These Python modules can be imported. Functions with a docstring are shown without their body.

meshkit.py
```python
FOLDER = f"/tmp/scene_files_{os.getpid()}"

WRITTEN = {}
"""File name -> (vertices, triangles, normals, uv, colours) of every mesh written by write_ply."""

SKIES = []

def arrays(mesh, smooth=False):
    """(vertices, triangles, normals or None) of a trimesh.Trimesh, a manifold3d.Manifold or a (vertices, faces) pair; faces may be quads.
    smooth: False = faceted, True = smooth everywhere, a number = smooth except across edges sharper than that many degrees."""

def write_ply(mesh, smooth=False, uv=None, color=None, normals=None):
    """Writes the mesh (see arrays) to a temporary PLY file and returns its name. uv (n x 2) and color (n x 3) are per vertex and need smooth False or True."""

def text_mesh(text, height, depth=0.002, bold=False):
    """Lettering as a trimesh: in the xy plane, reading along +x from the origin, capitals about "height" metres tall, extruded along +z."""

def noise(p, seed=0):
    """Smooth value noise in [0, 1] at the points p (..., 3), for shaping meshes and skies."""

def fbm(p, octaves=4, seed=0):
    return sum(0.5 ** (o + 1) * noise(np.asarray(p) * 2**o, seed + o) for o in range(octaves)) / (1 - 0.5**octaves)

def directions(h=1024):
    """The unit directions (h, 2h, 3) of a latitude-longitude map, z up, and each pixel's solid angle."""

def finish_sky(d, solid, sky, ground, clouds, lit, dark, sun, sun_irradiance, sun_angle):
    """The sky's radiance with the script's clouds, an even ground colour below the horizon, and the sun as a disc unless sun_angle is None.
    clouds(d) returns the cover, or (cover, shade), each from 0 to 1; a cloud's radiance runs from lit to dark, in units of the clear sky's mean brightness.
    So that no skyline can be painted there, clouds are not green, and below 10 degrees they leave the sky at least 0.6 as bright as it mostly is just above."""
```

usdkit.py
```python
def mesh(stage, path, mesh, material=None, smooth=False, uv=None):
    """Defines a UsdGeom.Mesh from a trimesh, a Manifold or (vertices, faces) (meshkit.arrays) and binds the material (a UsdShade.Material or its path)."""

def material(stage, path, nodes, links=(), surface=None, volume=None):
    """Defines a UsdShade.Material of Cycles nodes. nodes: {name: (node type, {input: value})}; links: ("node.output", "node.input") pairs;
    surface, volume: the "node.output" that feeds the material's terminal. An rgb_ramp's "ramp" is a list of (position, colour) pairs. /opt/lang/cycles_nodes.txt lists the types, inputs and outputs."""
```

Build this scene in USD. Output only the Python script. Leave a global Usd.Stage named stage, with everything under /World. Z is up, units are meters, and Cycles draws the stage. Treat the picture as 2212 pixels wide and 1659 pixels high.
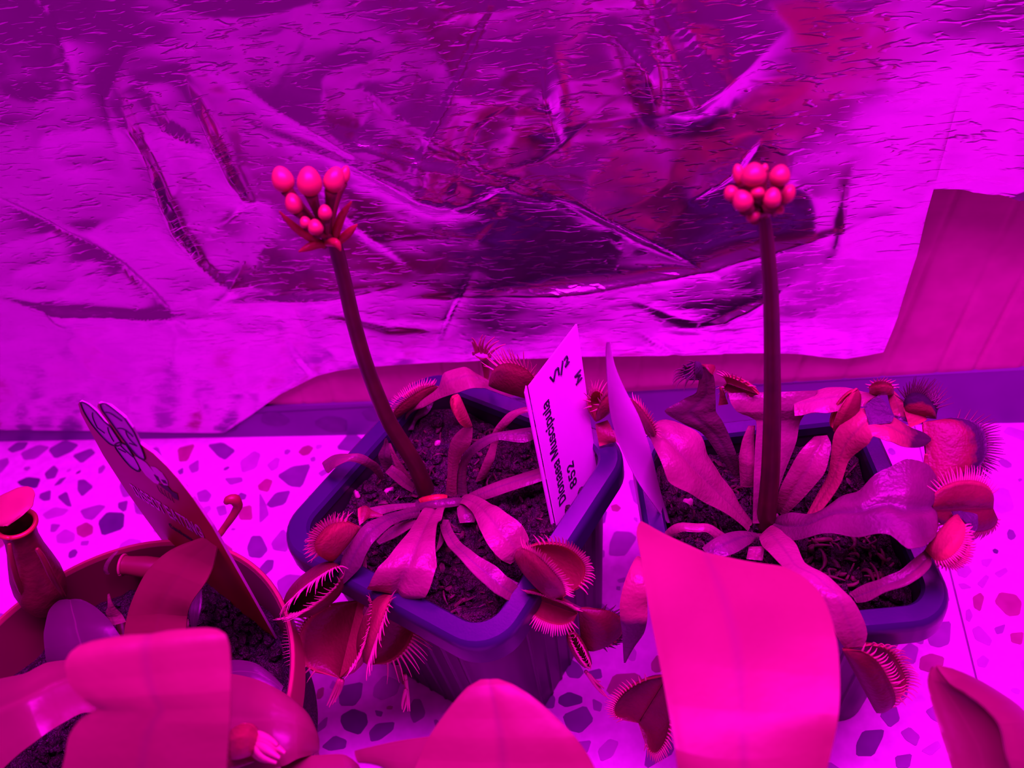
import math, random
import numpy as np, trimesh, manifold3d, meshkit, usdkit
from scipy.interpolate import PchipInterpolator
from scipy.spatial import ConvexHull
from pxr import Usd, UsdGeom, UsdLux, UsdShade, Gf, Sdf

rng = np.random.default_rng(11)
stage = Usd.Stage.CreateInMemory()
UsdGeom.SetStageUpAxis(stage, "Z")
UsdGeom.Xform.Define(stage, "/World")
UsdGeom.Scope.Define(stage, "/World/Looks")

# ---------------------------------------------------------------- camera, light, exposure
PIT, ROL, F, CH = 0.7853, -0.191, 1808.7, 0.2925
EXPOSURE = 0.0
LAMP_W = 1.0
_c, _s = math.cos(PIT), math.sin(PIT)
FW = np.array([0, _c, -_s]); _U = np.array([0, _s, _c]); _R = np.array([1.0, 0, 0])
RT = _R * math.cos(ROL) + _U * math.sin(ROL)
UP = _U * math.cos(ROL) - _R * math.sin(ROL)
EYE = np.array([0, 0, CH])
cam = UsdGeom.Camera.Define(stage, "/World/camera")
m = Gf.Matrix4d(1.0)
for i, v in enumerate((RT, UP, -FW)):
    m.SetRow(i, Gf.Vec4d(*map(float, v), 0))
m.SetRow(3, Gf.Vec4d(*map(float, EYE), 1))
cam.AddTransformOp().Set(m)
cam.CreateHorizontalApertureAttr(36.0)
cam.CreateVerticalApertureAttr(27.0)
cam.CreateFocalLengthAttr(36.0 * F / 2212)
cam.CreateClippingRangeAttr(Gf.Vec2f(0.01, 50))
cam.CreateFStopAttr(16.0)
cam.CreateFocusDistanceAttr(0.25)
cam.CreateExposureAttr(EXPOSURE)

dome = UsdLux.DomeLight.Define(stage, "/World/room_light")
dome.CreateColorAttr(Gf.Vec3f(0.85, 0.001, 0.9))
dome.CreateIntensityAttr(0.085)

def rect_light(name, pos, target, w, h, intensity, color):
    l = UsdLux.RectLight.Define(stage, "/World/" + name)
    l.CreateWidthAttr(w); l.CreateHeightAttr(h)
    l.CreateIntensityAttr(intensity); l.CreateColorAttr(Gf.Vec3f(*color))
    pos, target = np.array(pos, float), np.array(target, float)
    z = (pos - target) / np.linalg.norm(pos - target)
    x = np.cross([0, 1, 0.01], z); x /= np.linalg.norm(x); y = np.cross(z, x)
    mm = Gf.Matrix4d(1.0)
    for i, v in enumerate((x, y, z)):
        mm.SetRow(i, Gf.Vec4d(*map(float, v), 0))
    mm.SetRow(3, Gf.Vec4d(*map(float, pos), 1))
    l.AddTransformOp().Set(mm)
    return l
# the grow lamp that hangs above the plants, red and blue diodes only
rect_light("grow_lamp", (0.06, 0.10, 0.54), (0.05, 0.16, 0.0), 0.42, 0.16, 26.5, (1.0, 0.002, 1.06))

# ---------------------------------------------------------------- helpers
def ray(px, py):
    return RT * (px - 1106) / F - UP * (py - 829.5) / F + FW
def at(px, py, z):
    d = ray(px, py)
    return EYE + d * (z - CH) / d[2]
def on_plane(px, py, p0, n):
    d = ray(px, py)
    return EYE + d * np.dot(np.asarray(p0) - EYE, n) / np.dot(d, n)
def to_px(P):
    P = np.atleast_2d(P) - EYE
    w = P @ FW
    return np.c_[1106 + F * (P @ RT) / w, 829.5 - F * (P @ UP) / w]
# windows of the photograph in which outlines were read: (x, y, magnification)
WIN = {"A": (580, 1060, 5.53), "B": (580, 1240, 5.53), "C": (1080, 1140, 5.53), "D": (680, 780, 5.53), "E": (960, 700, 5.53),
       "F": (1780, 800, 5.53), "G": (1640, 940, 3.95), "H": (1320, 760, 5.53), "I": (0, 1030, 5.53), "J": (300, 1060, 4.608),
       "K": (0, 1300, 4.62), "L": (400, 1400, 4.81), "N": (160, 850, 5.027), "c1": (0, 800, 1.932), "c2": (560, 660, 2.765),
       "c3": (560, 1060, 2.765), "c4": (1260, 700, 2.3235), "c5": (1260, 1100, 2.3235), "c6": (540, 320, 5.184), "c7": (1500, 320, 5.53),
       "R": (1780, 1180, 3.463), "o": (0, 0, 1.0)}
def w2p(win, x, y):
    a = WIN[win]
    return a[0] + x / a[2], a[1] + y / a[2]
def wat(win, x, y, z):
    return at(*w2p(win, x, y), z)

used = {}
def unique(parent, name):
    k = used.get((parent, name), 0)
    used[(parent, name)] = k + 1
    return f"{parent}/{name}" + (f"_{k:03d}" if k else "")
def tag(prim, label=None, category=None, group=None, kind=None):
    for k, v in (("label", label), ("category", category), ("group", group), ("kind", kind)):
        if v:
            prim.SetCustomDataByKey(k, v)
    return prim
def thing(name, label=None, category=None, group=None, kind=None, loc=(0, 0, 0)):
    x = UsdGeom.Xform.Define(stage, unique("/World", name))
    return tag(x.GetPrim(), label, category, group, kind)
def obj(name, mesh, mat, parent=None, smooth=True, uv=None, kind=None, label=None):
    path = unique(str(parent.GetPath()) if parent else "/World", name)
    p = usdkit.mesh(stage, path, mesh, MAT[mat], smooth, uv).GetPrim()
    return tag(p, label=label, kind=kind)

# ---------------------------------------------------------------- materials
MAT = {}
def material(name, nodes, links, surface="p.BSDF"):
    MAT[name] = usdkit.material(stage, "/World/Looks/" + name, nodes, links, surface)

def plain(name, color, rough=0.5, spec=0.5, metallic=0.0, c2=None, scale=60.0, bump=0.0, bscale=300.0, detail=1.5):
    c2 = c2 or tuple(0.75 * c for c in color)
    nodes = {"g": ("geometry", {}), "n": ("noise_texture", {"scale": scale, "detail": detail}),
             "r": ("rgb_ramp", {"ramp": [(0.3, c2), (0.7, color)]}),
             "p": ("principled_bsdf", {"roughness": rough, "specular_ior_level": spec, "metallic": metallic})}
    links = [("g.position", "n.vector"), ("n.fac", "r.fac"), ("r.color", "p.base_color")]
    if bump:
        nodes["bn"] = ("noise_texture", {"scale": bscale, "detail": 2.0})
        nodes["b"] = ("bump", {"strength": bump, "distance": 0.001})
        links += [("g.position", "bn.vector"), ("bn.fac", "b.height"), ("b.normal", "p.normal")]
    material(name, nodes, links)

def leafy(name, color, c2, rib=None, edge=None, tip=None, rough=0.34, spec=0.55, trans=0.25, scale=110.0, bump=0.35, bscale=900.0):
    """A leaf: colour varies by noise, the midrib (u = 0.5), the margin and the withered end (v near 1) by the mesh's own uv."""
    nodes = {"g": ("geometry", {}), "n": ("noise_texture", {"scale": scale, "detail": 1.5}),
             "r": ("rgb_ramp", {"ramp": [(0.32, c2), (0.68, color)]}),
             "uv": ("uvmap", {"attribute": "st"}), "sep": ("separate_xyz", {}),
             "p": ("principled_bsdf", {"roughness": rough, "specular_ior_level": spec}),
             "t": ("translucent_bsdf", {}), "mx": ("mix_closure", {"fac": trans}),
             "bn": ("noise_texture", {"scale": bscale, "detail": 1.0}), "b": ("bump", {"strength": bump, "distance": 0.0006})}
    links = [("g.position", "n.vector"), ("n.fac", "r.fac"), ("uv.UV", "sep.vector"), ("g.position", "bn.vector"), ("bn.fac", "b.height"),
             ("b.normal", "p.normal"), ("p.BSDF", "mx.closure1"), ("t.BSDF", "mx.closure2")]
    cur = "r.color"
    if rib:
        nodes["u1"] = ("math", {"math_type": "subtract", "value2": 0.5}); nodes["u2"] = ("math", {"math_type": "absolute"})
        nodes["u3"] = ("map_range", {"from_min": 0.0, "from_max": rib[1], "to_min": 0.75, "to_max": 0.0, "clamp": True})
        nodes["m1"] = ("mix", {"color2": rib[0]})
        links += [("sep.x", "u1.value1"), ("u1.value", "u2.value1"), ("u2.value", "u3.value"), ("u3.result", "m1.fac"), (cur, "m1.color1")]
        cur = "m1.color"
    if edge:
        nodes["e3"] = ("map_range", {"from_min": edge[1], "from_max": edge[2], "to_min": 0.0, "to_max": 1.0, "clamp": True})
        nodes["en"] = ("noise_texture", {"scale": 260.0, "detail": 2.0})
        nodes["ea"] = ("math", {"math_type": "multiply_add", "value2": edge[3], "value3": -0.5 * edge[3]})
        nodes["es"] = ("math", {"math_type": "add"})
        nodes["m2"] = ("mix", {"color2": edge[0]})
        links += [("g.position", "en.vector"), ("en.fac", "ea.value1"), ("ea.value", "es.value1"), ("sep.y", "es.value2"),
                  ("es.value", "e3.value"), ("e3.result", "m2.fac"), (cur, "m2.color1")]
        cur = "m2.color"
    links += [(cur, "p.base_color"), (cur, "t.color")]
    material(name, nodes, links, "mx.closure")

SLIME = (0.30, 0.33, 0.12)
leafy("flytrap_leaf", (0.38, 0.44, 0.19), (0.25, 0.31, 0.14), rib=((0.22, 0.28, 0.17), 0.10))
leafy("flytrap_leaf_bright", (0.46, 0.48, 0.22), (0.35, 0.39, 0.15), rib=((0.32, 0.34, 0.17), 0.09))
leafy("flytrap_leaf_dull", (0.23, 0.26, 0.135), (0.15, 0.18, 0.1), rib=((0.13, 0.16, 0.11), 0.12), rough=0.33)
leafy("flytrap_leaf_burnt", (0.52, 0.55, 0.15), (0.43, 0.46, 0.12), rib=((0.34, 0.36, 0.13), 0.08), edge=((0.07, 0.04, 0.06), 0.82, 0.9, 0.16))
leafy("withered", (0.10, 0.07, 0.11), (0.04, 0.02, 0.05), rough=0.6, trans=0.05, bump=0.7)
leafy("trap_pink", (0.55, 0.4, 0.13), (0.44, 0.33, 0.1), edge=((0.68, 0.5, 0.14), 0.82, 0.88, 0.02), trans=0.3)
leafy("trap_red", (0.3, 0.06, 0.065), (0.2, 0.03, 0.04), edge=((0.56, 0.30, 0.13), 0.86, 0.94, 0.04), rough=0.42, trans=0.2)
leafy("trap_dark_red", (0.21, 0.04, 0.045), (0.14, 0.02, 0.03), edge=((0.30, 0.10, 0.05), 0.92, 1.0, 0.04), rough=0.45, trans=0.2)
leafy("trap_burnt", (0.34, 0.08, 0.06), (0.22, 0.04, 0.04), edge=((0.05, 0.02, 0.06), 0.70, 0.80, 0.30), rough=0.45, trans=0.2)
leafy("flytrap_leaf_tail", (0.56, 0.52, 0.2), (0.47, 0.45, 0.16), edge=((0.12, 0.08, 0.11), 0.50, 0.56, 0.10))
leafy("pitcher_leaf_mid", (0.36, 0.38, 0.09), (0.3, 0.32, 0.07), rib=((0.33, 0.36, 0.09), 0.04), rough=0.5, trans=0.22, scale=45, bump=0.10, bscale=500.0)
leafy("pitcher_lid_leaf", (0.58, 0.52, 0.17), (0.5, 0.42, 0.14), rough=0.45, bump=0.10, bscale=500.0)
plain("pitcher_wing", (0.32, 0.22, 0.06), 0.45)
plain("pitcher_small", (0.36, 0.22, 0.08), 0.45, c2=(0.28, 0.15, 0.06))
leafy("pitcher_lip_leaf", (0.60, 0.30, 0.06), (0.5, 0.25, 0.05))
leafy("trap_pink_plain", (0.55, 0.36, 0.07), (0.45, 0.3, 0.06))
plain("cilia_pale", (0.72, 0.56, 0.36), 0.4, c2=(0.62, 0.40, 0.22))
plain("cilia_dark", (0.12, 0.05, 0.08), 0.5)
plain("stalk", (0.085, 0.08, 0.018), 0.42, c2=(0.055, 0.05, 0.014), scale=160, bump=0.1)
plain("bud", (0.55, 0.58, 0.10), 0.36, c2=(0.42, 0.42, 0.07), scale=120)
plain("tendril_skin", (0.26, 0.11, 0.035), 0.42, c2=(0.20, 0.07, 0.03))
plain("pedicel", (0.16, 0.14, 0.03), 0.45)
leafy("pitcher_leaf", (0.4, 0.44, 0.125), (0.34, 0.38, 0.1), rib=((0.31, 0.35, 0.115), 0.05), rough=0.45, trans=0.25, scale=45, bump=0.10, bscale=500.0)
leafy("pitcher_leaf_old", (0.3, 0.31, 0.1), (0.23, 0.24, 0.08), rib=((0.28, 0.3, 0.1), 0.04), rough=0.33, trans=0.2, scale=45, bump=0.10, bscale=500.0)
leafy("pitcher_leaf_sheen", (0.13, 0.13, 0.10), (0.10, 0.10, 0.08), rib=((0.22, 0.2, 0.16), 0.02), rough=0.32, trans=0.1, scale=45, bump=0.10, bscale=500.0)  # violet sheen and midrib highlight painted into the blade colour
plain("pitcher_skin", (0.24, 0.18, 0.05), 0.45, c2=(0.13, 0.06, 0.03), scale=130, bump=0.2, bscale=500)
plain("pitcher_lid", (0.62, 0.55, 0.09), 0.45, c2=(0.55, 0.42, 0.07), scale=150)
plain("pitcher_lip", (0.55, 0.25, 0.06), 0.3)
plain("black_plastic_shaded", (0.030, 0.020, 0.034), 0.38, spec=0.4, c2=(0.022, 0.015, 0.026), scale=30)  # same plastic as the rim, with the shade on the walls darkened in
plain("black_plastic", (0.036, 0.036, 0.098), 0.28, spec=0.6, c2=(0.028, 0.028, 0.080), scale=30, bump=0.03, bscale=1500)
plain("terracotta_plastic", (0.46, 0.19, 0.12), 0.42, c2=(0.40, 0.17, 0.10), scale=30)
plain("terracotta_shaded", (0.17, 0.065, 0.042), 0.55, c2=(0.10, 0.04, 0.03), scale=30)  # darker terracotta copy: shade inside the pot put into the colour
plain("soil", (0.055, 0.035, 0.030), 0.5, c2=(0.008, 0.005, 0.012), scale=420, bump=1.0, bscale=1300)
plain("soil_dark", (0.035, 0.022, 0.022), 0.5, c2=(0.012, 0.008, 0.016), scale=380, bump=1.0, bscale=1200)
plain("moss", (0.24, 0.10, 0.08), 0.5, c2=(0.12, 0.05, 0.06), scale=400)
plain("bark", (0.15, 0.085, 0.055), 0.6, c2=(0.05, 0.03, 0.03), scale=500, bump=0.8)
plain("perlite", (0.75, 0.72, 0.55), 0.7, c2=(0.6, 0.5, 0.35), scale=500, bump=0.6)
plain("white_plastic", (0.84, 0.84, 0.86), 0.35, c2=(0.80, 0.80, 0.83), scale=20)
plain("ink", (0.02, 0.02, 0.04), 0.6)
plain("red_print", (0.40, 0.03, 0.035), 0.42, spec=0.3, c2=(0.33, 0.025, 0.018), scale=20)
plain("label_violet", (0.30, 0.25, 0.60), 0.3)
plain("label_white", (0.7, 0.65, 0.75), 0.35)
plain("label_edge", (0.8, 0.7, 0.8), 0.4)
plain("terrazzo_base", (0.84, 0.80, 0.84), 0.42, c2=(0.72, 0.66, 0.72), scale=220, detail=2)
plain("chip_dark", (0.125, 0.115, 0.2), 0.38, c2=(0.095, 0.09, 0.16), scale=160)
plain("chip_mid", (0.22, 0.2, 0.3), 0.38, c2=(0.18, 0.16, 0.25), scale=160)
plain("chip_pale", (0.37, 0.35, 0.43), 0.38, c2=(0.31, 0.29, 0.37), scale=160)
plain("chip_faint", (0.52, 0.49, 0.55), 0.38, c2=(0.46, 0.43, 0.5), scale=160)
plain("chip_pink", (0.42, 0.28, 0.25), 0.38, c2=(0.34, 0.22, 0.19), scale=160)
plain("grout", (0.30, 0.26, 0.32), 0.7)
plain("skirting", (0.17, 0.17, 0.27), 0.42, c2=(0.145, 0.145, 0.235), scale=45, detail=1)
plain("wall_paint", (0.4, 0.38, 0.42), 0.7)
# cardboard with the faint flute lines of its core
material("cardboard", {"g": ("geometry", {}), "n": ("noise_texture", {"scale": 90.0, "detail": 2.0}),
    "r": ("rgb_ramp", {"ramp": [(0.3, (0.56, 0.40, 0.29)), (0.7, (0.66, 0.46, 0.35))]}),
    "st": ("mapping", {"scale": (60.0, 60.0, 1400.0)}), "fn": ("noise_texture", {"scale": 1.0, "detail": 2.0}),
    "b": ("bump", {"strength": 0.15, "distance": 0.0005}),
    "p": ("principled_bsdf", {"roughness": 0.75, "specular_ior_level": 0.2})},
    [("g.position", "n.vector"), ("n.fac", "r.fac"), ("r.color", "p.base_color"), ("g.position", "st.vector"), ("st.vector", "fn.vector"), ("fn.fac", "b.height"), ("b.normal", "p.normal")])
# metallised film: fine horizontal crimps come from a stretched noise bump, the folds are modelled
material("foil", {"g": ("geometry", {}),
    "mp": ("mapping", {"scale": (130.0, 130.0, 560.0)}), "n": ("noise_texture", {"scale": 1.0, "detail": 1.0, "roughness": 0.5, "distortion": 0.8}),
    "rr": ("map_range", {"from_min": 0.56, "from_max": 0.72, "to_min": 0.0, "to_max": 1.0, "clamp": True}),
    "b": ("bump", {"strength": 0.20, "distance": 0.0008}),
    "p": ("metallic_bsdf", {"color": (0.68, 0.66, 0.67), "roughness": 0.20, "fresnel_type": "f82", "edge_tint": (0.9, 0.9, 0.9)})},
    [("g.position", "mp.vector"), ("mp.vector", "n.vector"), ("n.fac", "rr.value"), ("rr.result", "b.height"), ("b.normal", "p.normal")])

# ---------------------------------------------------------------- mesh makers
def nrm(v):
    v = np.asarray(v, float)
    return v / np.maximum(np.linalg.norm(v, axis=-1, keepdims=True), 1e-12)
def grid_faces(nv, nu, off=0, wrap=False):
    f = []
    for i in range(nv - 1):
        for j in range(nu if wrap else nu - 1):
            a, b = i * nu + j, i * nu + (j + 1) % nu
            f += [(a + off, b + off, b + nu + off), (a + off, b + nu + off, a + nu + off)]
    return f
def join(parts):
    vs, fs, n = [], [], 0
    for v, f in parts:
        vs.append(np.asarray(v, float)); fs.append(np.asarray(f, int) + n); n += len(v)
    return np.vstack(vs), np.vstack(fs)
def loft(rings, cap0=True, cap1=True):
    """Closed skin over rings of equal length (each n x 3)."""
    n = len(rings[0]); v = np.vstack(rings); f = grid_faces(len(rings), n, wrap=True)
    v = list(v)
    if cap0:
        v.append(np.mean(rings[0], 0)); c = len(v) - 1
        f += [(c, (j + 1) % n, j) for j in range(n)]
    if cap1:
        v.append(np.mean(rings[-1], 0)); c = len(v) - 1; o = (len(rings) - 1) * n
        f += [(c, o + j, o + (j + 1) % n) for j in range(n)]
    return np.array(v), np.array(f)
def sweep(pts, radii, n=6, sub=3):
    """A tapered tube along a smooth curve."""
    pts = np.asarray(pts, float); k = len(pts)
    radii = np.broadcast_to(np.asarray(radii, float), (k,)) if np.ndim(radii) == 0 or len(np.atleast_1d(radii)) == k else np.interp(np.linspace(0, 1, k), np.linspace(0, 1, len(radii)), radii)
    t = np.linspace(0, 1, k); tt = np.linspace(0, 1, (k - 1) * sub + 1)
    if k > 2:
        P = PchipInterpolator(t, pts)(tt); r = PchipInterpolator(t, radii)(tt)
    else:
        P = pts[0] + tt[:, None] * (pts[1] - pts[0]); r = np.interp(tt, t, radii)
    T = nrm(np.gradient(P, axis=0))
    a = np.array([0, 0, 1.0]) if abs(T[0][2]) < 0.9 else np.array([1.0, 0, 0])
    rings, A = [], nrm(np.cross(T[0], a))
    for p, tg, q in zip(P, T, r):
        A = nrm(A - tg * np.dot(A, tg)); B = np.cross(tg, A)
        ang = np.linspace(0, 2 * np.pi, n, endpoint=False)
        rings.append(p + q * (np.cos(ang)[:, None] * A + np.sin(ang)[:, None] * B))
    return loft(rings)
def rsq(s, r, n=10, ribs=None, fine=False):
    """A square of side s with corner radius r, as a ring of points; ribs = (number on a side, depth)."""
    pts = []
    h = s / 2
    for q, a0 in enumerate((0, 90, 180, 270)):
        cx, cy = ((1, 1), (-1, 1), (-1, -1), (1, -1))[q]
        for k in range(n):
            a = math.radians(a0 + 90 * k / (n - 1))
            pts.append((cx * (h - r) + r * math.cos(a), cy * (h - r) + r * math.sin(a)))
        a1 = math.radians(a0 + 90)
        nx, ny = math.cos(a1), math.sin(a1)
        p0 = np.array(pts[-1]); d = np.array((-ny, nx)); length = 2 * (h - r)
        m_ = 108 if fine else 48
        for k in range(1, m_):
            t = k / m_
            dep = 0.0
            if ribs:
                ph = (t * ribs[0]) % 1.0
                dep = ribs[1] * math.exp(-((ph - 0.5) / 0.085) ** 4)
            pts.append(tuple(p0 + d * length * t + np.array((nx, ny)) * dep))
    return np.array(pts)
def ring3(xy, z, loc=(0, 0), yaw=0.0):
    c, s = math.cos(yaw), math.sin(yaw)
    R = np.array([[c, -s], [s, c]])
    return np.c_[xy @ R.T + np.asarray(loc), np.full(len(xy), z)]
def lathe(profile, n, base, axis=(0, 0, 1)):
    """profile: (radius, height along the axis) pairs."""
    ax = nrm(axis); a = np.array([1.0, 0, 0]) if abs(ax[0]) < 0.8 else np.array([0, 1.0, 0])
    A = nrm(np.cross(ax, a)); B = np.cross(ax, A)
    ang = np.linspace(0, 2 * np.pi, n, endpoint=False)
    return [np.asarray(base) + ax * h + r * (np.cos(ang)[:, None] * A + np.sin(ang)[:, None] * B) for r, h in profile]
def blob(center, radii, axis=(0, 0, 1), tip=0.0, sub=2):
    """An egg: radii across and along the axis; tip > 0 makes the far end narrower."""
    s = trimesh.creation.icosphere(subdivisions=sub)
    v = np.array(s.vertices)
    k = 1 - tip * np.clip(v[:, 2], -0.5, 1)
    ax = nrm(axis); a = np.array([1.0, 0, 0]) if abs(ax[0]) < 0.8 else np.array([0, 1.0, 0])
    A = nrm(np.cross(ax, a)); B = np.cross(ax, A)
    return np.asarray(center) + (v[:, :1] * k[:, None]) * radii[0] * A + (v[:, 1:2] * k[:, None]) * radii[0] * B + v[:, 2:] * radii[1] * ax, np.array(s.faces)

def ribbon(win, rows, nx=11, sub=5, th=0.00055, cup=0.0, crease=0.0, wave=0.0, seed=0, smoothend=0.0):
    """A leaf blade through rows of (left x, left y, right x, right y, height of the middle[, rise of the right edge over the left[, middle x, middle y]])."""
    L, M, R = [], [], []
    for r in rows:
        z = r[4]; dz = r[5] if len(r) > 5 else 0.0
        l, q = wat(win, r[0], r[1], z - dz / 2), wat(win, r[2], r[3], z + dz / 2)
        L.append(l); R.append(q)
        M.append(wat(win, r[6], r[7], z) if len(r) > 7 else (l + q) / 2)
    L, M, R = map(np.array, (L, M, R))
    d = np.r_[0, np.cumsum(np.maximum(np.linalg.norm(np.diff(M, axis=0), axis=1), 1e-4))]
    t = d / d[-1]
    tt = np.unique(np.r_[np.linspace(0, 1, (len(rows) - 1) * sub + 1), t])
    L, M, R = (PchipInterpolator(t, q)(tt) for q in (L, M, R))
    T = nrm(np.gradient(M, axis=0)); S = R - L; w = np.linalg.norm(S, axis=1, keepdims=True)
    N = nrm(np.cross(T, S))
    view = nrm(EYE - M)
    sgn = np.sign(np.sum(N * view, axis=1).mean()) or 1.0
    N = N * sgn
    s = np.linspace(0, 1, nx)
    P = np.zeros((len(tt), nx, 3))
    for j, q in enumerate(s):
        b = (1 - q) * (1 - 2 * q) * L + 4 * q * (1 - q) * M + q * (2 * q - 1) * R
        lift = cup * 4 * q * (1 - q) * w - crease * w * math.exp(-((q - 0.5) / 0.09) ** 2)
        P[:, j] = b + N * lift
    if wave:
        e = np.abs(2 * s - 1) ** 2
        nz = meshkit.noise(np.stack([tt[:, None] * 7 + seed * 3.1 + 0 * s, 0 * tt[:, None] + 2.2 * np.sign(s - 0.5)[None] + seed, 0 * tt[:, None] + 0 * s], -1), seed) - 0.5
        P += N[:, None] * (wave * w[:, :, None] * (e[None] * nz)[..., None]) * 2
    NN = nrm(np.cross(np.gradient(P, axis=0), np.gradient(P, axis=1)))
    NN *= np.sign(np.sum(NN * N[:, None], axis=-1, keepdims=True)) + (np.sum(NN * N[:, None], axis=-1, keepdims=True) == 0)
    edge = np.ones((len(tt), nx)); edge[:, 0] = edge[:, -1] = 0.35; edge[0] *= 0.6; edge[-1] *= 0.5
    half = NN * (th / 2 * edge)[..., None]
    nv = len(tt)
    top, bot = (P + half).reshape(-1, 3), (P - half).reshape(-1, 3)
    f = grid_faces(nv, nx) + [(a + nv * nx, c + nv * nx, b + nv * nx) for a, b, c in grid_faces(nv, nx)]
    n0 = nv * nx
    loop = [i * nx for i in range(nv)] + [(nv - 1) * nx + j for j in range(1, nx)] + [i * nx + nx - 1 for i in range(nv - 2, -1, -1)] + [j for j in range(nx - 2, 0, -1)]
    for a, b in zip(loop, loop[1:] + loop[:1]):
        f += [(a, a + n0, b), (b, a + n0, b + n0)]
    f = np.array(f)
    if sgn > 0:
        f = f[:, ::-1]
    uv = np.stack(np.broadcast_arrays(s[None, :], tt[:, None]), -1).reshape(-1, 2)
    return (np.vstack([top, bot]), f), np.vstack([uv, uv])

def lobe(a, b, mt, other, bulge=0.22, th=0.0007, nx=17, ny=9, power=2.3):
    """One half of a snap trap: hinge a-b, margin's middle mt, bulging away from the other half. Returns the closed mesh, its uv (v = 1 at the margin), and the margin."""
    a, b, mt, other = (np.asarray(x, float) for x in (a, b, mt, other))
    X = nrm(b - a); L = np.linalg.norm(b - a); mid = (a + b) / 2
    D = mt - mid; sk = np.dot(D, X); D0 = D - X * sk; W = np.linalg.norm(D0); D0 = nrm(D0)
    Z = np.cross(X, D0)
    o = other - mid
    if np.dot(o, Z) > 0:
        Z = -Z                                     # outward: away from the other half
    u = np.linspace(-1, 1, nx); v = np.linspace(0, 1, ny)
    prof = (1 - np.abs(u) ** power) ** 0.5
    P = np.zeros((ny, nx, 3))
    for i, q in enumerate(v):
        for j, p in enumerate(u):
            P[i, j] = mid + X * (L / 2 * p + sk * q * prof[j]) + D0 * W * q * prof[j] + Z * bulge * W * math.sin(math.pi * q) * prof[j]
    NN = nrm(np.cross(np.gradient(P, axis=0), np.gradient(P, axis=1)) + 1e-12 * Z)
    NN = np.where(np.sum(NN * Z, -1, keepdims=True) < 0, -NN, NN)
    half = NN * th / 2
    n0 = nx * ny
    f = grid_faces(ny, nx); f = f + [(p + n0, r + n0, q + n0) for p, q, r in f]
    loop = [i * nx for i in range(ny)] + [(ny - 1) * nx + j for j in range(1, nx)] + [i * nx + nx - 1 for i in range(ny - 2, -1, -1)] + [j for j in range(nx - 2, 0, -1)]
    for p, q in zip(loop, loop[1:] + loop[:1]):
        f += [(p, p + n0, q), (q, p + n0, q + n0)]
    f = np.array(f)
    top, bot = (P + half).reshape(-1, 3), (P - half).reshape(-1, 3)
    if np.dot(np.cross(top[nx] - top[0], top[1] - top[0]), Z) > 0:
        f = f[:, ::-1]
    uv = np.stack(np.broadcast_arrays((u[None, :] + 1) / 2, v[:, None]), -1).reshape(-1, 2)
    return (np.vstack([top, bot]), f), np.vstack([uv, uv]), (P[-1], u, prof, X, D0, Z, W)

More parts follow.
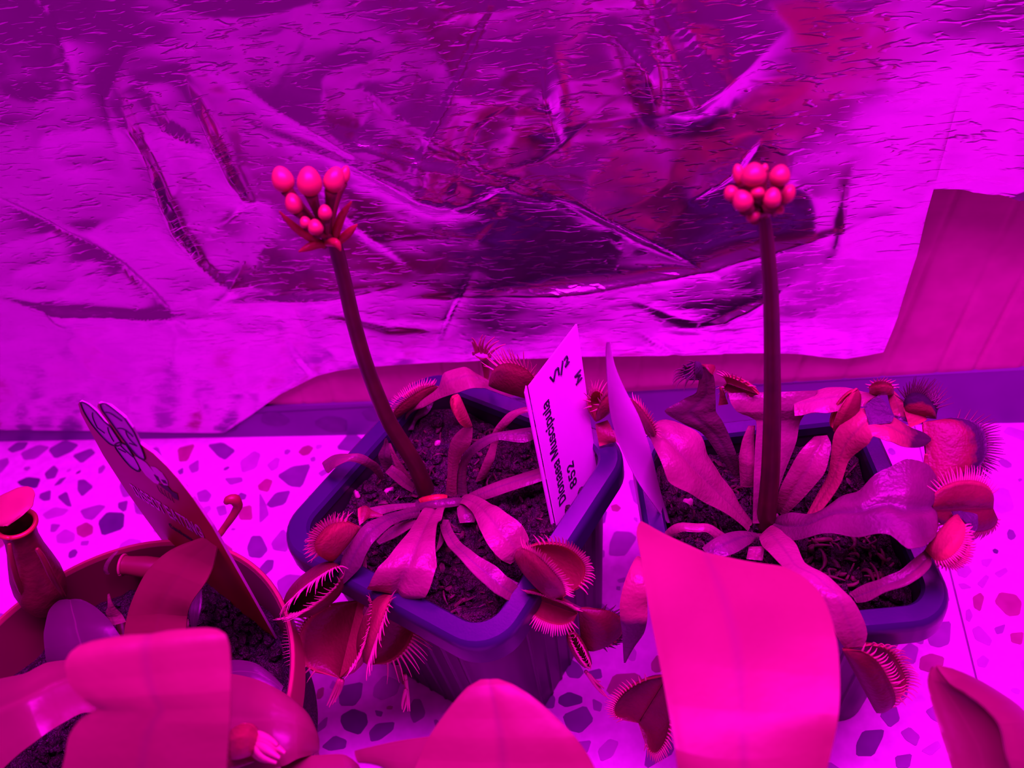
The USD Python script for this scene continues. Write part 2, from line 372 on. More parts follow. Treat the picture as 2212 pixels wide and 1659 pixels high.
def cilia(margin, n, length, lean=0.9, r=0.00032, splay=0.7, jitter=0.25, curl=0.4, u0=-0.9, u1=0.9):
    """The teeth along a trap's margin: tapering, splayed along the hinge and bent inwards (lean)."""
    Pm, u, prof, X, D0, Z, W = margin
    parts = []
    for k in range(n):
        q = u0 + (u1 - u0) * (k + 0.5) / n
        p = np.array([np.interp(q, u, Pm[:, i]) for i in range(3)])
        out = nrm(D0 * max(0.15, (1 - abs(q) ** 2)) + X * q * splay + 0.0 * Z)
        ln = 1.25 * length * (0.75 + 0.5 * rng.random() * jitter * 2) * (0.65 + 0.35 * (1 - abs(q) ** 3))
        d = nrm(out - Z * lean * (0.6 + 0.5 * rng.random()) + 0.18 * rng.normal(size=3) * jitter)
        e = p + ln * d
        mpt = p + ln * 0.5 * nrm(d + curl * (out - d)) 
        parts.append(sweep([p - out * 0.0004, mpt, e], [r * 1.9, r * 1.0, r * 0.25], n=5, sub=2))
    return parts

def trap(leaf, win, a, b, m1, m2, mats=("trap_red", "trap_red"), n=16, length=0.0045, lean=0.9, cil="cilia_pale", bulge=0.22, extra=(), r=0.00021, splay=0.7, **kw):
    """A snap trap under its leaf: two lobes and their teeth. Points are (x, y, height)."""
    a, b, m1, m2 = (wat(win, *q) for q in (a, b, m1, m2))
    parts = []
    for p, o, mt in ((m1, m2, mats[0]), (m2, m1, mats[1])):
        mesh, uv, mg = lobe(a, b, p, o, bulge=bulge, **kw)
        obj("trap_lobe", mesh, mt, leaf, True, uv)
        if n:
            parts += cilia(mg, n, length, lean, r=r, splay=splay)
    parts += list(extra)
    if parts:
        obj("cilia", join(parts), cil, leaf, kind="stuff")
def strands(win, lines, r=0.0003):
    return [sweep([wat(win, *p) for p in line], [r * 1.5, r, r * 0.35], n=5, sub=3) for line in lines]
def leaf(plant, win, rows, mat="flytrap_leaf", name="leaf", label=None, **kw):
    mesh, uv = ribbon(win, rows, **kw)
    return obj(name, mesh, mat, plant, True, uv, label=label)

# ---------------------------------------------------------------- the setting
WA, WB = at(480, 945, 0), at(2121, 915, 0)
WD = nrm(WB - WA); WN = np.array([WD[1], -WD[0], 0.0])           # along the wall; out of the wall, towards the camera
def wall(u, z, off=0.0):
    return WA + WD * u + np.array([0, 0, z]) + WN * off
def wall_uz(px, py, off=0.0):
    p = on_plane(px, py, WA + WN * off, WN)
    return float(np.dot(p - WA, WD)), float(p[2])
def wall_box(u0, u1, z0, z1, o0, o1):
    c = [wall(u, z, o) for o in (o0, o1) for u, z in ((u0, z0), (u1, z0), (u1, z1), (u0, z1))]
    return trimesh.convex.convex_hull(np.array(c))
floor = thing("floor", kind="structure")
tag(floor, "pale terrazzo floor of polished tiles set with grey and pinkish stone chips", "floor")
# the joint between two tiles runs under the right pot and out towards the camera
JA, JB = at(2050, 1225, 0)[:2], at(2108, 1462, 0)[:2]
jd = nrm(JB - JA); jn = np.array([-jd[1], jd[0]])
if jn[0] < 0:
    jn = -jn
def slab(s0, s1):
    q = []
    for t in (-0.5, 0.9):
        for s in (s0, s1):
            q.append(JA - jd * t + jn * s)
    q = np.array(q); v = np.vstack([np.c_[q, np.full(4, z)] for z in (-0.012, 0.0)])
    return trimesh.convex.convex_hull(v)
obj("tile", slab(-1.0, -0.00035), "terrazzo_base", floor, False)
obj("tile", slab(0.00035, 0.8), "terrazzo_base", floor, False)
obj("joint", slab(-0.0004, 0.0004).apply_translation((0, 0, -0.0006)), "grout", floor, False)

CHIPS = """I 1170 540 1280 420 1490 430 1475 620 1220 710 d;I 930 40 1010 30 1120 120 980 240 925 160 m;I 680 240 800 170 860 360 800 350 m;I 480 200 610 155 600 280 520 290 465 250 m
I 950 400 1180 330 1270 350 1110 520 1010 500 p;I 910 600 1030 540 1115 590 1110 680 1000 730 920 690 k;I 670 700 780 620 900 680 890 770 780 800 680 790 f;I 610 560 730 570 660 660 600 660 p
I 970 770 1070 760 1050 820 960 820 p;I 500 450 650 360 830 390 760 460 560 510 f;I 200 60 330 0 490 20 440 140 250 110 d;I 640 110 720 20 800 0 720 90 m;I 1410 310 1530 280 1510 400 1470 420 1410 370 m
I 1590 290 1700 400 1720 460 1620 440 p;c1 200 330 270 290 330 310 300 340 230 370 m;c1 85 345 160 310 210 320 150 370 100 375 p;c1 30 330 70 300 120 300 100 330 50 345 m
c1 300 355 380 325 400 345 340 390 m;c1 75 460 130 390 165 420 165 480 100 490 d;c1 185 430 225 395 245 415 230 450 195 455 m;c1 235 480 260 430 290 420 270 460 m
c1 865 310 930 300 985 335 940 375 910 360 m;c1 1000 380 1060 335 1090 350 1070 410 1010 430 f;c1 1155 440 1220 400 1300 390 1260 490 1210 485 m;c1 1110 560 1150 510 1215 500 1190 560 1130 575 m
c1 935 450 1010 445 1015 465 960 480 p;c1 1075 480 1110 450 1140 460 1120 510 1080 500 k;c1 820 510 860 495 885 520 870 550 830 550 p;c1 1030 740 1050 690 1090 690 1120 750 1090 785 1040 780 m
c1 1130 720 1180 660 1210 690 1200 760 1140 750 p;c1 785 400 830 370 830 420 800 430 p;c1 740 420 765 405 765 430 748 436 m;c1 900 570 940 560 950 600 915 610 p;c1 990 575 1050 560 1055 625 1000 625 k
c3 365 1030 400 1010 450 1040 440 1095 380 1095 p;c3 470 1170 570 1150 620 1140 610 1230 570 1285 480 1285 m;c3 490 1340 560 1300 640 1330 650 1390 600 1460 510 1430 485 1380 d
c3 655 1440 700 1390 810 1380 800 1430 720 1490 665 1500 m;c3 370 1530 450 1460 525 1490 515 1540 420 1555 m;c3 330 1420 390 1360 410 1350 400 1410 340 1450 p;c3 1680 1250 1740 1200 1770 1240 1760 1300 1700 1300 m
c3 1790 1230 1850 1200 1930 1230 1930 1270 1830 1295 1785 1270 d;c3 1810 1340 1950 1280 2000 1370 1920 1450 1840 1430 m;c3 1990 1240 2050 1270 2040 1320 1995 1310 p;c3 1900 1500 1985 1490 1960 1570 1915 1540 p
c3 2020 1550 2090 1480 2150 1500 2110 1590 2040 1620 f;R 760 650 840 570 950 560 940 730 860 760 790 740 p;R 610 690 700 620 755 660 740 740 p;R 560 790 640 720 710 760 680 880 600 880 p
R 720 830 800 800 900 830 890 900 790 945 710 920 k;R 540 920 590 880 645 950 620 1130 580 1160 m;R 660 1060 690 990 780 1000 760 1190 660 1160 p;R 410 1260 540 1190 570 1300 490 1360 m
R 240 1480 290 1380 450 1370 440 1430 370 1570 240 1570 d;R 570 1390 640 1350 720 1420 690 1500 610 1450 p;R 530 1570 660 1550 640 1659 540 1659 m;R 720 1530 850 1450 880 1500 800 1570 f
R 990 160 1080 140 1110 190 1060 240 1000 220 f;R 1270 200 1360 155 1380 190 1310 240 f;R 1140 280 1210 210 1240 230 1190 320 f;R 1000 280 1050 275 1110 310 1030 325 f;R 1110 380 1170 345 1200 380 1170 490 1120 460 k
R 1105 620 1160 590 1260 700 1240 750 1130 700 f;R 1270 610 1360 580 1340 650 1290 660 p;R 1390 650 1496 640 1480 740 1400 720 k;R 1140 850 1190 810 1240 850 1210 910 1150 900 f;R 1060 480 1090 465 1115 520 1090 570 1060 550 f
G 1890 1060 2000 1050 1950 1130 1900 1110 f;c2 40 1160 130 1100 190 1130 110 1200 50 1210 p;c2 100 1010 200 950 330 940 240 1090 130 1060 m;c2 0 1110 40 1180 60 1250 20 1290 0 1300 p
C 1300 330 1310 180 1370 40 1560 50 1640 120 1500 330 1400 340 p;C 1180 260 1250 270 1250 350 1200 370 p;C 1400 620 1500 590 1510 650 1420 660 p;C 1390 700 1440 700 1440 750 1390 740 m;C 1140 730 1200 720 1200 770 1150 770 m
o 1355 1035 1400 1040 1410 1090 1370 1090 p;c3 1050 1530 1130 1480 1180 1490 1150 1530 m;c3 1960 1080 2040 1060 2050 1120 1980 1130 m;c3 690 1310 740 1320 730 1350 700 1345 m"""
TONE = {"d": "chip_dark", "m": "chip_mid", "p": "chip_pale", "f": "chip_faint", "k": "chip_pink"}
def chip_mesh(poly, top=0.00012):
    p = np.asarray(poly); c = p.mean(0); n = len(p)
    q = c + (p - c) * 0.97
    v = np.vstack([np.c_[p, np.full(n, -0.0004)], np.c_[p, np.full(n, top * 0.4)], np.c_[q, np.full(n, top)], [[c[0], c[1], top]]])
    f = []
    for j in range(n):
        k = (j + 1) % n
        f += [(j, k, k + n), (j, k + n, j + n), (j + n, k + n, k + 2 * n), (j + n, k + 2 * n, j + 2 * n), (j + 2 * n, k + 2 * n, 3 * n)]
    return v, np.array(f)
def soften(p):
    """Cuts each corner of a polygon twice."""
    for w in (0.13,):
        p = np.vstack([[(1 - w) * a + w * b, w * a + (1 - w) * b] for a, b in zip(p, np.roll(p, -1, 0))])
    return p
placed, chips = [], []                                             # (centre, radius); (polygon, tone, pixel size)
def cross_joint(p):
    s = (p - JA) @ jn
    return s.min() < 0.0006 and s.max() > -0.0006
for line in CHIPS.replace("\n", ";").split(";"):
    t = line.split()
    xs = list(map(float, t[1:-1]))
    if len(xs) % 2:
        xs = xs[1:]
    P = np.array([wat(t[0], xs[i], xs[i + 1], 0)[:2] for i in range(0, len(xs), 2)])
    P = P[ConvexHull(P).vertices]
    if cross_joint(P):
        continue
    c = P.mean(0)
    if any(np.linalg.norm(c - q) < s * 0.9 for q, s in placed):
        continue
    placed.append((c, np.linalg.norm(P - c, axis=1).max() * 0.9)); chips.append((soften(P), TONE[t[-1]], 1e9))
tries = 0
while tries < 9000:
    tries += 1
    r = 0.0085 * (1 - tries / 9000) ** 1.3 * (0.6 + 0.5 * rng.random()) + 0.0013
    c = np.array([rng.uniform(-0.40, 0.42), rng.uniform(0.02, 0.36)])
    if (c - WA[:2]) @ WN[:2] < 0.004 or any(np.linalg.norm(c - q) < (r + s) * 0.98 + 0.0006 for q, s in placed):
        continue
    k = rng.integers(4, 8); a0 = rng.uniform(0, 6.28); asp = rng.uniform(0.6, 1.0); th = rng.uniform(0, 3.14)
    ang = a0 + (np.arange(k) + rng.uniform(-0.3, 0.3, k)) / k * 2 * np.pi
    rad = r * rng.uniform(0.82, 1.0, k)
    P = np.c_[rad * np.cos(ang), asp * rad * np.sin(ang)] @ np.array([[math.cos(th), math.sin(th)], [-math.sin(th), math.cos(th)]]) + c
    if cross_joint(P):
        continue
    placed.append((c, r * (0.5 + 0.5 * asp)))
    px = to_px(np.r_[c, 0])[0]
    seen = -40 < px[0] < 2252 and -20 < px[1] < 1700
    chips.append((soften(P), TONE[rng.choice(list("dmpfk"), p=[0.08, 0.22, 0.28, 0.30, 0.12])], r if seen else 0))
chips.sort(key=lambda q: -q[2])
for P, t, s in chips[:285]:
    obj("terrazzo_chip", chip_mesh(P), t, floor, False)
for t in sorted(set(TONE.values())):
    rest = [chip_mesh(P) for P, q, s in chips[285:] if q == t]
    if rest:
        obj("small_terrazzo_chips", join(rest), t, floor, False, kind="stuff")

back = thing("wall_back", kind="structure"); tag(back, "painted wall behind the cardboard and foil", "wall")
obj("plaster", wall_box(-0.45, 0.55, -0.01, 0.42, -0.030, -0.0120), "wall_paint", back, False)
# stone skirting: its top edge rises to the right
sk = []
for o in (-0.0115, 0.0):
    for u, z in ((-0.40, 0.0), (0.52, 0.0), (0.52, 0.036), (0.357, 0.0322), (0.20, 0.0235), (0.05, 0.0215), (-0.40, 0.0215)):
        sk.append(wall(u, z, o))
n_ = 7
f = [(0, i, i + 1) for i in range(1, 6)] + [(7, 7 + i + 1, 7 + i) for i in range(1, 6)]
for i in range(7):
    j = (i + 1) % 7
    f += [(i, i + 7, j), (j, i + 7, j + 7)]
base = thing("baseboard_back", kind="structure"); tag(base, "grey stone skirting strip along the foot of the back wall", "skirting")
obj("skirting_strip", (np.array(sk), np.array(f)), "skirting", base, False)
BLOBS = [(0.005, 0.010, 0.008), (0.032, 0.013, 0.007), (0.06, 0.008, 0.008), (0.082, 0.014, 0.006), (-0.02, 0.012, 0.008), (0.102, 0.009, 0.006)]
for u, z, r in BLOBS:
    a = np.linspace(0, 2 * np.pi, 14, endpoint=False)
    q = np.array([wall(u + r * (1 + 0.15 * math.sin(3 * t + u * 90)) * math.cos(t), min(0.0205, max(0.001, z + 0.75 * r * math.sin(t))), 0.00015) for t in a])
    obj("stone_chip", loft([q - WN * 0.0004, q]), "chip_dark", base, False)

# ---------------------------------------------------------------- cardboard and foil against the wall
card = thing("cardboard_sheet", "brown corrugated cardboard sheet standing on the skirting behind the pots", "cardboard")
CO = -0.0014                                                       # face of the board
dents = []
for k in range(26):                                                # shallow pressed marks that follow the flutes
    u = -0.02 + k * 0.0172 + rng.uniform(-0.002, 0.002)
    dents.append((u, rng.uniform(0.0, 0.05), rng.uniform(0.025, 0.06)))
nu, nz = 1100, 40
us = np.linspace(-0.42, 0.53, nu); zs = np.linspace(0.012, 0.33, nz)
P = np.zeros((nz, nu, 3))
for i, z in enumerate(zs):
    d = np.zeros(nu)
    for u, z0, ln in dents:
        d -= 0.0011 * np.exp(-((us - u - 0.10 * (z - 0.03)) / 0.0009) ** 2) * (0.45 + 0.55 * (z0 < z - 0.02) * (z < z0 + ln + 0.02))
    P[i] = WA + WD * us[:, None] + np.array([0, 0, z]) + WN * (CO + d + 0.0004 * (meshkit.noise(np.c_[us * 40, np.full(nu, z * 40), 0 * us], 4) - 0.5))[:, None]
fr = P.reshape(-1, 3); bk = fr.copy(); bk += WN * (-0.0030 - ((bk - WA) @ WN - CO))[:, None]
f = grid_faces(nz, nu); n0 = nz * nu
f = f + [(a + n0, c + n0, b + n0) for a, b, c in f]
loop = [i * nu for i in range(nz)] + [(nz - 1) * nu + j for j in range(1, nu)] + [i * nu + nu - 1 for i in range(nz - 2, -1, -1)] + [j for j in range(nu - 2, 0, -1)]
for a, b in zip(loop, loop[1:] + loop[:1]):
    f += [(a, a + n0, b), (b, a + n0, b + n0)]
obj("board", (np.vstack([fr, bk]), np.array(f)), "cardboard", card, 40)

FO = 0.004
EDGE = sorted(wall_uz(*p, FO) for p in [(-420, 935), (-200, 938), (0, 938), (200, 940), (370, 944), (480, 945), (540, 905), (600, 862), (680, 822), (760, 802), (850, 792), (1000, 782), (1100, 775), (1250, 770), (1400, 768), (1550, 770), (1650, 768), (1720, 772), (1770, 781), (1830, 786), (1880, 778), (1926, 767)])
CUT = 0.5 * (wall_uz(1930, 765, FO)[0] + wall_uz(1985, 392, FO)[0])
FLAP = [wall_uz(*p, FO) for p in [(1985, 392), (2040, 388), (2120, 398), (2190, 405), (2300, 420)]]
ZT = 0.30
RIDGES = []                                                        # folds: (points in the photograph, half width, height)
def ridge(pts, w, h):
    RIDGES.append(([wall_uz(*p, FO) for p in pts], w, h))
# how far each part of the film leans back (degrees), read from a coarse grid; its folds come from integrating these leans upwards
LEAN_X, LEAN_Y = np.arange(12) * 200.0, np.arange(10) * 100.0
LEAN = np.array([[3.0, 5, 5, 6, 4.5, 4.5, 5, 7, 6, 4.5, 8, 7], [3, 7, 6, 6.5, 4.5, 4.5, 4, 5.5, 6, 5, 8.5, 8], [3.6, 8.5, 7, 6.5, 5, 4, 5, 5, 7, 5, 9, 9.5],
                 [3.6, 8.5, 6, 8, 8.5, 5, 4.5, 4, 5.5, 6, 9.5, 10], [4.5, 6.5, 7.5, 5.5, 8, 7.5, 4.5, 5, 4.5, 5, 9.5, 10], [4.5, 5, 8, 5, 3.5, 6, 3.5, 4.5, 6.5, 8, 9.5, 8],
                 [5, 5, 6, 5.5, 4.5, 4, 5.5, 6.5, 6.5, 7, 8, 8], [7, 7.5, 7.5, 7, 6.5, 3, 2.5, 2.5, 6.5, 8, 7.5, 8], [5, 8.5, 8.5, 9, 8.5, 7, 7, 7.5, 8, 8, 8, 8], [4, 8.5, 8.5, 8.5, 8, 8, 8, 8, 8, 8, 8, 8]])
LEAN = 17.5 - 2.3 * LEAN
LU = np.linspace(-0.32, 0.52, 300); LZ = np.linspace(0.0, 0.30, 220)
def lean_field():
    from scipy.ndimage import gaussian_filter, map_coordinates
    U, Z = np.meshgrid(LU, LZ)
    w = lambda s, o: meshkit.noise(np.stack([U * s, Z * s * 1.3, 0 * U + o], -1), 3) - 0.5
    Uw, Zw = U + 0.030 * w(28, 1.7) + 0.016 * w(70, 5.1), Z + 0.020 * w(30, 8.3) + 0.010 * w(80, 2.9)
    P = to_px((WA + U[..., None] * 0 + Uw[..., None] * WD + Zw[..., None] * np.array([0, 0, 1.0])).reshape(-1, 3)).reshape(*U.shape, 2)
    t = map_coordinates(LEAN, [np.clip(P[..., 1] / 100, 0, 9), np.clip(P[..., 0] / 200, 0, 11)], order=1, mode="nearest")
    t += 7.0 * (meshkit.noise(np.stack([U * 45, Z * 70, 0 * U + 6.6], -1), 12) - 0.5)
    h = -np.cumsum(np.tan(np.radians(t)), axis=0) * (LZ[1] - LZ[0])
    z = LZ - LZ.mean()
    slope = (h * z[:, None]).sum(0) / (z ** 2).sum()
    h = h - h.mean(0) - gaussian_filter(slope, 25)[None] * z[:, None]
    for _ in range(3):                                              # columns agree with their neighbours
        off = gaussian_filter(h, (14, 10)) - gaussian_filter(h, (14, 0))
        h = h + off
    h = gaussian_filter(h, (0.8, 1.6))
    return h - h.min()
LEANH = lean_field()
def SLOPES(U, Z):
    from scipy.ndimage import map_coordinates
    return map_coordinates(LEANH, [(Z - LZ[0]) / (LZ[1] - LZ[0]), (U - LU[0]) / (LU[1] - LU[0])], order=1, mode="nearest")
ridge([(440, 90), (600, 200), (760, 285), (900, 330), (1060, 400)], -.0080, .0030)
ridge([(540, 240), (720, 300), (860, 345), (1010, 400), (1180, 480)], .0060, .0030)
ridge([(720, 130), (900, 240), (1060, 325), (1230, 400), (1400, 490), (1560, 570)], -.0085, .0034)
ridge([(600, 190), (820, 285), (1000, 335), (1200, 405), (1330, 480)], .0050, .0028)
ridge([(1150, 335), (1290, 420), (1420, 490), (1600, 590)], -.0040, .0030)
ridge([(760, 300), (880, 370), (980, 410), (1080, 450)], -.0130, .0050)
ridge([(260, 90), (310, 230), (360, 360), (400, 470), (450, 550), (540, 620)], .0022, .0034)
ridge([(400, 110), (470, 240), (520, 360), (570, 450)], .0020, .0030)
ridge([(320, 150), (380, 240), (480, 300)], .0018, .0024)
ridge([(-60, 360), (130, 460), (280, 550), (440, 700)], .0030, -.0042)
ridge([(480, 630), (640, 620), (750, 618), (880, 596)], .0020, .0026)
ridge([(-40, 600), (160, 640), (330, 655), (520, 660)], .0028, .0030)
ridge([(1175, 60), (1185, 160), (1200, 240), (1225, 330)], .0045, .0040)
ridge([(1390, 240), (1480, 205), (1560, 165), (1700, 40)], -.0110, .0050)
ridge([(1640, 270), (1580, 345), (1480, 410)], .0018, .0024)
ridge([(1300, 20), (1400, 120), (1420, 230)], .0024, .0026)
ridge([(850, 630), (1100, 610), (1300, 590), (1600, 530), (1960, 430)], .0050, .0040)
ridge([(1500, 690), (1570, 660), (1700, 600)], .0020, .0030)

crng = np.random.default_rng(5)
CREASES = []                                                       # many small straight creases in all directions
for k in range(70):
    u, z, a, ln = crng.uniform(-0.2, 0.45), crng.uniform(0.03, 0.24), crng.uniform(0, 3.14), crng.uniform(0.012, 0.06)
    d = np.array([math.cos(a), math.sin(a)]) * ln / 2
    j = crng.normal(size=2) * 0.08 * ln
    CREASES.append(([(u - d[0], z - d[1]), (u + j[0], z + j[1]), (u + d[0], z + d[1])], crng.uniform(0.0015, 0.005), crng.uniform(0.0006, 0.0018) * (1 if crng.random() < 0.75 else -1)))
def seg_dist(U, Z, pts):
    best = np.full(U.shape, 9.0); tpar = np.zeros(U.shape); side = np.zeros(U.shape)
    n = len(pts) - 1
    for i in range(n):
        a, b = np.array(pts[i]), np.array(pts[i + 1]); d = b - a; L2 = d @ d
        t = np.clip(((U - a[0]) * d[0] + (Z - a[1]) * d[1]) / L2, 0, 1)
        dx, dz = U - a[0] - t * d[0], Z - a[1] - t * d[1]
        q = np.hypot(dx, dz); hit = q < best
        best = np.where(hit, q, best); tpar = np.where(hit, (i + t) / n, tpar)
        side = np.where(hit, np.sign(d[0] * dz - d[1] * dx), side)
    return best, tpar, side
def ridged(p, seed):
    return 1 - np.abs(2 * meshkit.noise(p, seed) - 1)
def folds_at(U, Z):
    q = lambda su, sz, o=0.0: np.stack([U * su + o, Z * sz + 0.37 * o, 0 * U + o], -1)
    H = 0.0018 * ridged(q(20, 30, 1.1), 6) + 0.0009 * ridged(q(48, 75, 4.2), 7)
    H = H + SLOPES(U, Z)
    for pts, w, h in RIDGES:
        d, t, side = seg_dist(U, Z, pts)
        ww = np.where(side * math.copysign(1, w) > 0, abs(w) * 0.5, abs(w) * 2.4)
        H += h * np.exp(-d / ww) * np.clip(np.minimum(t, 1 - t) * 2.6, 0, 1) * (0.8 + 0.4 * meshkit.noise(np.stack([t * 9, 0 * t + h * 1e4, 0 * t], -1), 2))
    for pts, w, h in CREASES:
        d, t, side = seg_dist(U, Z, pts)
        ww = np.where(side > 0, w * 0.4, w * 2.2)
        H += h * np.exp(-d / ww) * np.clip(np.minimum(t, 1 - t) * 2.5, 0, 1)
    return H + 0.00012 * ridged(q(110, 210, 2.7), 8)
def foil_height(U, Z, zb):
    edge = folds_at(U[:1], zb[None])
    H = folds_at(U, Z) - edge * np.exp(-np.maximum(Z - zb[None], 0) / 0.022)
    return FO - 0.0028 + np.maximum(H, -0.0012)
def foil_patch(us, zb, zt, nz, th=0.00012):
    t = np.linspace(0, 1, nz)
    U = np.broadcast_to(us[None], (nz, len(us))); Z = zb[None] + (zt - zb)[None] * t[:, None]
    H = foil_height(U, Z, np.minimum(zb, 0.045))
    P = WA + U[..., None] * WD + Z[..., None] * np.array([0, 0, 1.0]) + H[..., None] * WN
    fr = P.reshape(-1, 3); bk = fr - WN * th
    nu = len(us); n0 = nz * nu
    f = grid_faces(nz, nu); f = f + [(a + n0, c + n0, b + n0) for a, b, c in f]
    loop = [i * nu for i in range(nz)] + [(nz - 1) * nu + j for j in range(1, nu)] + [i * nu + nu - 1 for i in range(nz - 2, -1, -1)] + [j for j in range(nu - 2, 0, -1)]
    for a, b in zip(loop, loop[1:] + loop[:1]):
        f += [(a, a + n0, b), (b, a + n0, b + n0)]
    return np.vstack([fr, bk]), np.array(f)
eu, ez = np.array([e[0] for e in EDGE]), np.array([e[1] for e in EDGE])
u1 = np.linspace(-0.30, CUT, 430)
u2 = np.linspace(CUT, 0.50, 130)
fl = np.array(FLAP)
foil = thing("foil_sheet", "crumpled silver reflective foil sheet hanging over the cardboard behind the plants", "foil")
obj("film", join([foil_patch(u1, np.maximum(0.0006, np.interp(u1, eu, ez)), np.full(len(u1), ZT), 300),
                  foil_patch(u2, np.interp(u2, fl[:, 0], fl[:, 1]) + 0.0006 * meshkit.noise(np.c_[u2 * 500, 0 * u2, 0 * u2], 2), np.full(len(u2), ZT), 150)]), "foil", foil)

# ---------------------------------------------------------------- pots
def square_pot(label, x, y, yaw, k, group=None):
    S, T, B, H, RR = 0.085 * k, 0.0749 * k, 0.0664 * k, 0.0867 * k, 0.0135 * k
    p = thing("square_pot", label, "plant pot")
    def ring(s, r, z, ribs=None, fine=True):
        return ring3(rsq(s, r, ribs=ribs, fine=fine), z, (x, y), yaw)
    rings = [ring(B * 0.9, RR * 0.7, 0.0002), ring(B, RR * 0.8, 0.001, (7, 0.0005))]
    rings += [ring(B + (T - B) * t, RR * (0.8 + 0.1 * t), 0.001 + (H - 0.005) * t, (7, 0.0005)) for t in (0.25, 0.5, 0.75, 0.93)]
    rings += [ring(T, RR * 0.9, H - 0.004), ring(T - 0.0026, RR * 0.85, H - 0.004), ring(B + (T - B) * 0.5 - 0.0026, RR * 0.75, H * 0.5), ring(B - 0.003, RR * 0.6, 0.003)]
    obj("wall", loft(rings), "black_plastic_shaded", p, 35)
    li = 0.0150 * k
    rim = [ring(S - li + 0.001, RR * 0.55, H - 0.0052), ring(S - li, RR * 0.55, H - 0.0012), ring(S - li + 0.0016, RR * 0.6, H), ring(S - 0.0034, RR * 0.9, H), ring(S - 0.0016, RR * 0.95, H - 0.0007), ring(S - 0.0006, RR, H - 0.0017),
           ring(S - 0.0002, RR, H - 0.0030), ring(S, RR, H - 0.0090), ring(S - 0.0022, RR * 0.95, H - 0.0090), ring(S - 0.0040, RR * 0.9, H - 0.0052)]
    v, f = loft(rim, False, False)
    n = len(rim[0]); o = (len(rim) - 1) * n
    f = np.vstack([f, [(o + j, o + (j + 1) % n, (j + 1) % n) for j in range(n)], [(o + j, (j + 1) % n, j) for j in range(n)]])
    obj("rim", (v, f), "black_plastic", p, 32)
    return p, H
P1 = (-0.0240, 0.1648, -0.699); P2 = (0.0695, 0.1380, -0.1046)
_, H1 = square_pot("black square plastic pot standing cornerwise in the middle, with the printed white tag", *P1, 1.0)
_, H2 = square_pot("black square plastic pot at the right behind the big upright leaf", *P2, 0.9219)

def chunk(c, r):
    s = trimesh.creation.icosphere(subdivisions=1)
    v = np.array(s.vertices) * (1 + 0.5 * (rng.random((len(s.vertices), 1)) - 0.5)) * r * rng.uniform(0.5, 1.1, 3)
    q, _ = np.linalg.qr(rng.normal(size=(3, 3)))
    return v @ q + c, np.array(s.faces)
def soil_bed(label, ringfn, ztop, center, size, n_chunks, mats=("soil", "bark"), rough=0.0030):
    """Ring outlines scaled to the middle, raised by noise, with loose crumbs, bark bits and fibres on top."""
    t = thing("potting_soil", label, "soil", kind="stuff")
    ks = np.r_[np.linspace(1, 0.03, 42)]
    outer = ringfn()
    c = np.r_[center, ztop]
    rings = [np.c_[(c + (outer - c))[:, :2], np.full(len(outer), ztop - 0.020)]]
    for k in ks:
        q = c + (outer - c) * k
        q = q.copy(); q[:, 2] = ztop + rough * 2.2 * (meshkit.fbm(np.c_[q[:, :2] * 190, np.full(len(q), size * 10)], 4, 3) - 0.5) + 0.0022 * (meshkit.noise(np.c_[q[:, :2] * 900, np.full(len(q), 1.0)], 9) - 0.5) * (k < 0.995)
        rings.append(q)
    obj("bed", loft(rings), mats[0], t, False, kind="stuff")
    bits, bark = [], []
    for i in range(n_chunks):
        a, r = rng.uniform(0, 6.283), math.sqrt(rng.random()) * 0.90
        o = outer[rng.integers(len(outer))]
        p = c + (o - c) * r
        p[2] = ztop + rng.uniform(-0.0005, 0.0018)
        if rng.random() < 0.72:
            bits.append(chunk(p, rng.uniform(0.0006, 0.0026)))
        else:
            d = nrm(rng.normal(size=3) * [1, 1, 0.35]); ln = rng.uniform(0.002, 0.0065)
            if rng.random() < 0.5:
                bark.append(sweep([p - d * ln / 2, p + np.array([0, 0, 0.0006]) + rng.normal(size=3) * 0.0006, p + d * ln / 2], [0.0003, 0.0004, 0.0002], n=5, sub=2))
            else:
                v, f = chunk(np.zeros(3), 1.0)
                X = nrm(np.cross(d, [0.1, 0.2, 1.0])); Y = np.cross(d, X)
                bark.append((v[:, :1] * d * ln * 0.5 + v[:, 1:2] * X * ln * 0.2 + v[:, 2:] * Y * ln * 0.12 + p, f))
    obj("crumbs", join(bits), mats[0], t, False, kind="stuff")
    obj("bark_bits", join(bark), mats[1], t, False, kind="stuff")
    return t
def inside(P, s, r):
    return lambda: ring3(rsq(s, r, n=6)[::2], 0, P[:2], P[2]) + np.array([0, 0, 0.0])
def bed_ring(P, s, r, z):
    return lambda: ring3(rsq(s, r, n=6)[::2], z, P[:2], P[2])
Z1, Z2 = H1 - 0.0105, H2 - 0.0095
soil_bed("dark crumbly potting soil in the middle square pot", bed_ring(P1, 0.0705, 0.010, Z1), Z1, P1[:2], 1, 900)
soil_bed("dark barky potting soil in the right square pot", bed_ring(P2, 0.0650, 0.009, Z2), Z2, P2[:2], 2, 1000)

strs = []
for k in range(34):                                                # pale moss shoots on the right pot's soil
    c0 = wat("G", rng.uniform(430, 1080), rng.uniform(900, 1270), Z2 + 0.0012)
    d = nrm(rng.normal(size=3) * [1, 1, 0.5]); l_ = rng.uniform(0.003, 0.009); b_ = rng.normal(size=3) * 0.0015
    strs.append(sweep([c0 - d * l_ / 2, c0 + b_ + [0, 0, .0012], c0 + d * l_ / 2], [rng.uniform(.0002, .0004), rng.uniform(.0004, .0008), .0002], n=6))
obj("moss_shoots", join(strs), "moss", stage.GetPrimAtPath("/World/potting_soil_001"), kind="stuff")
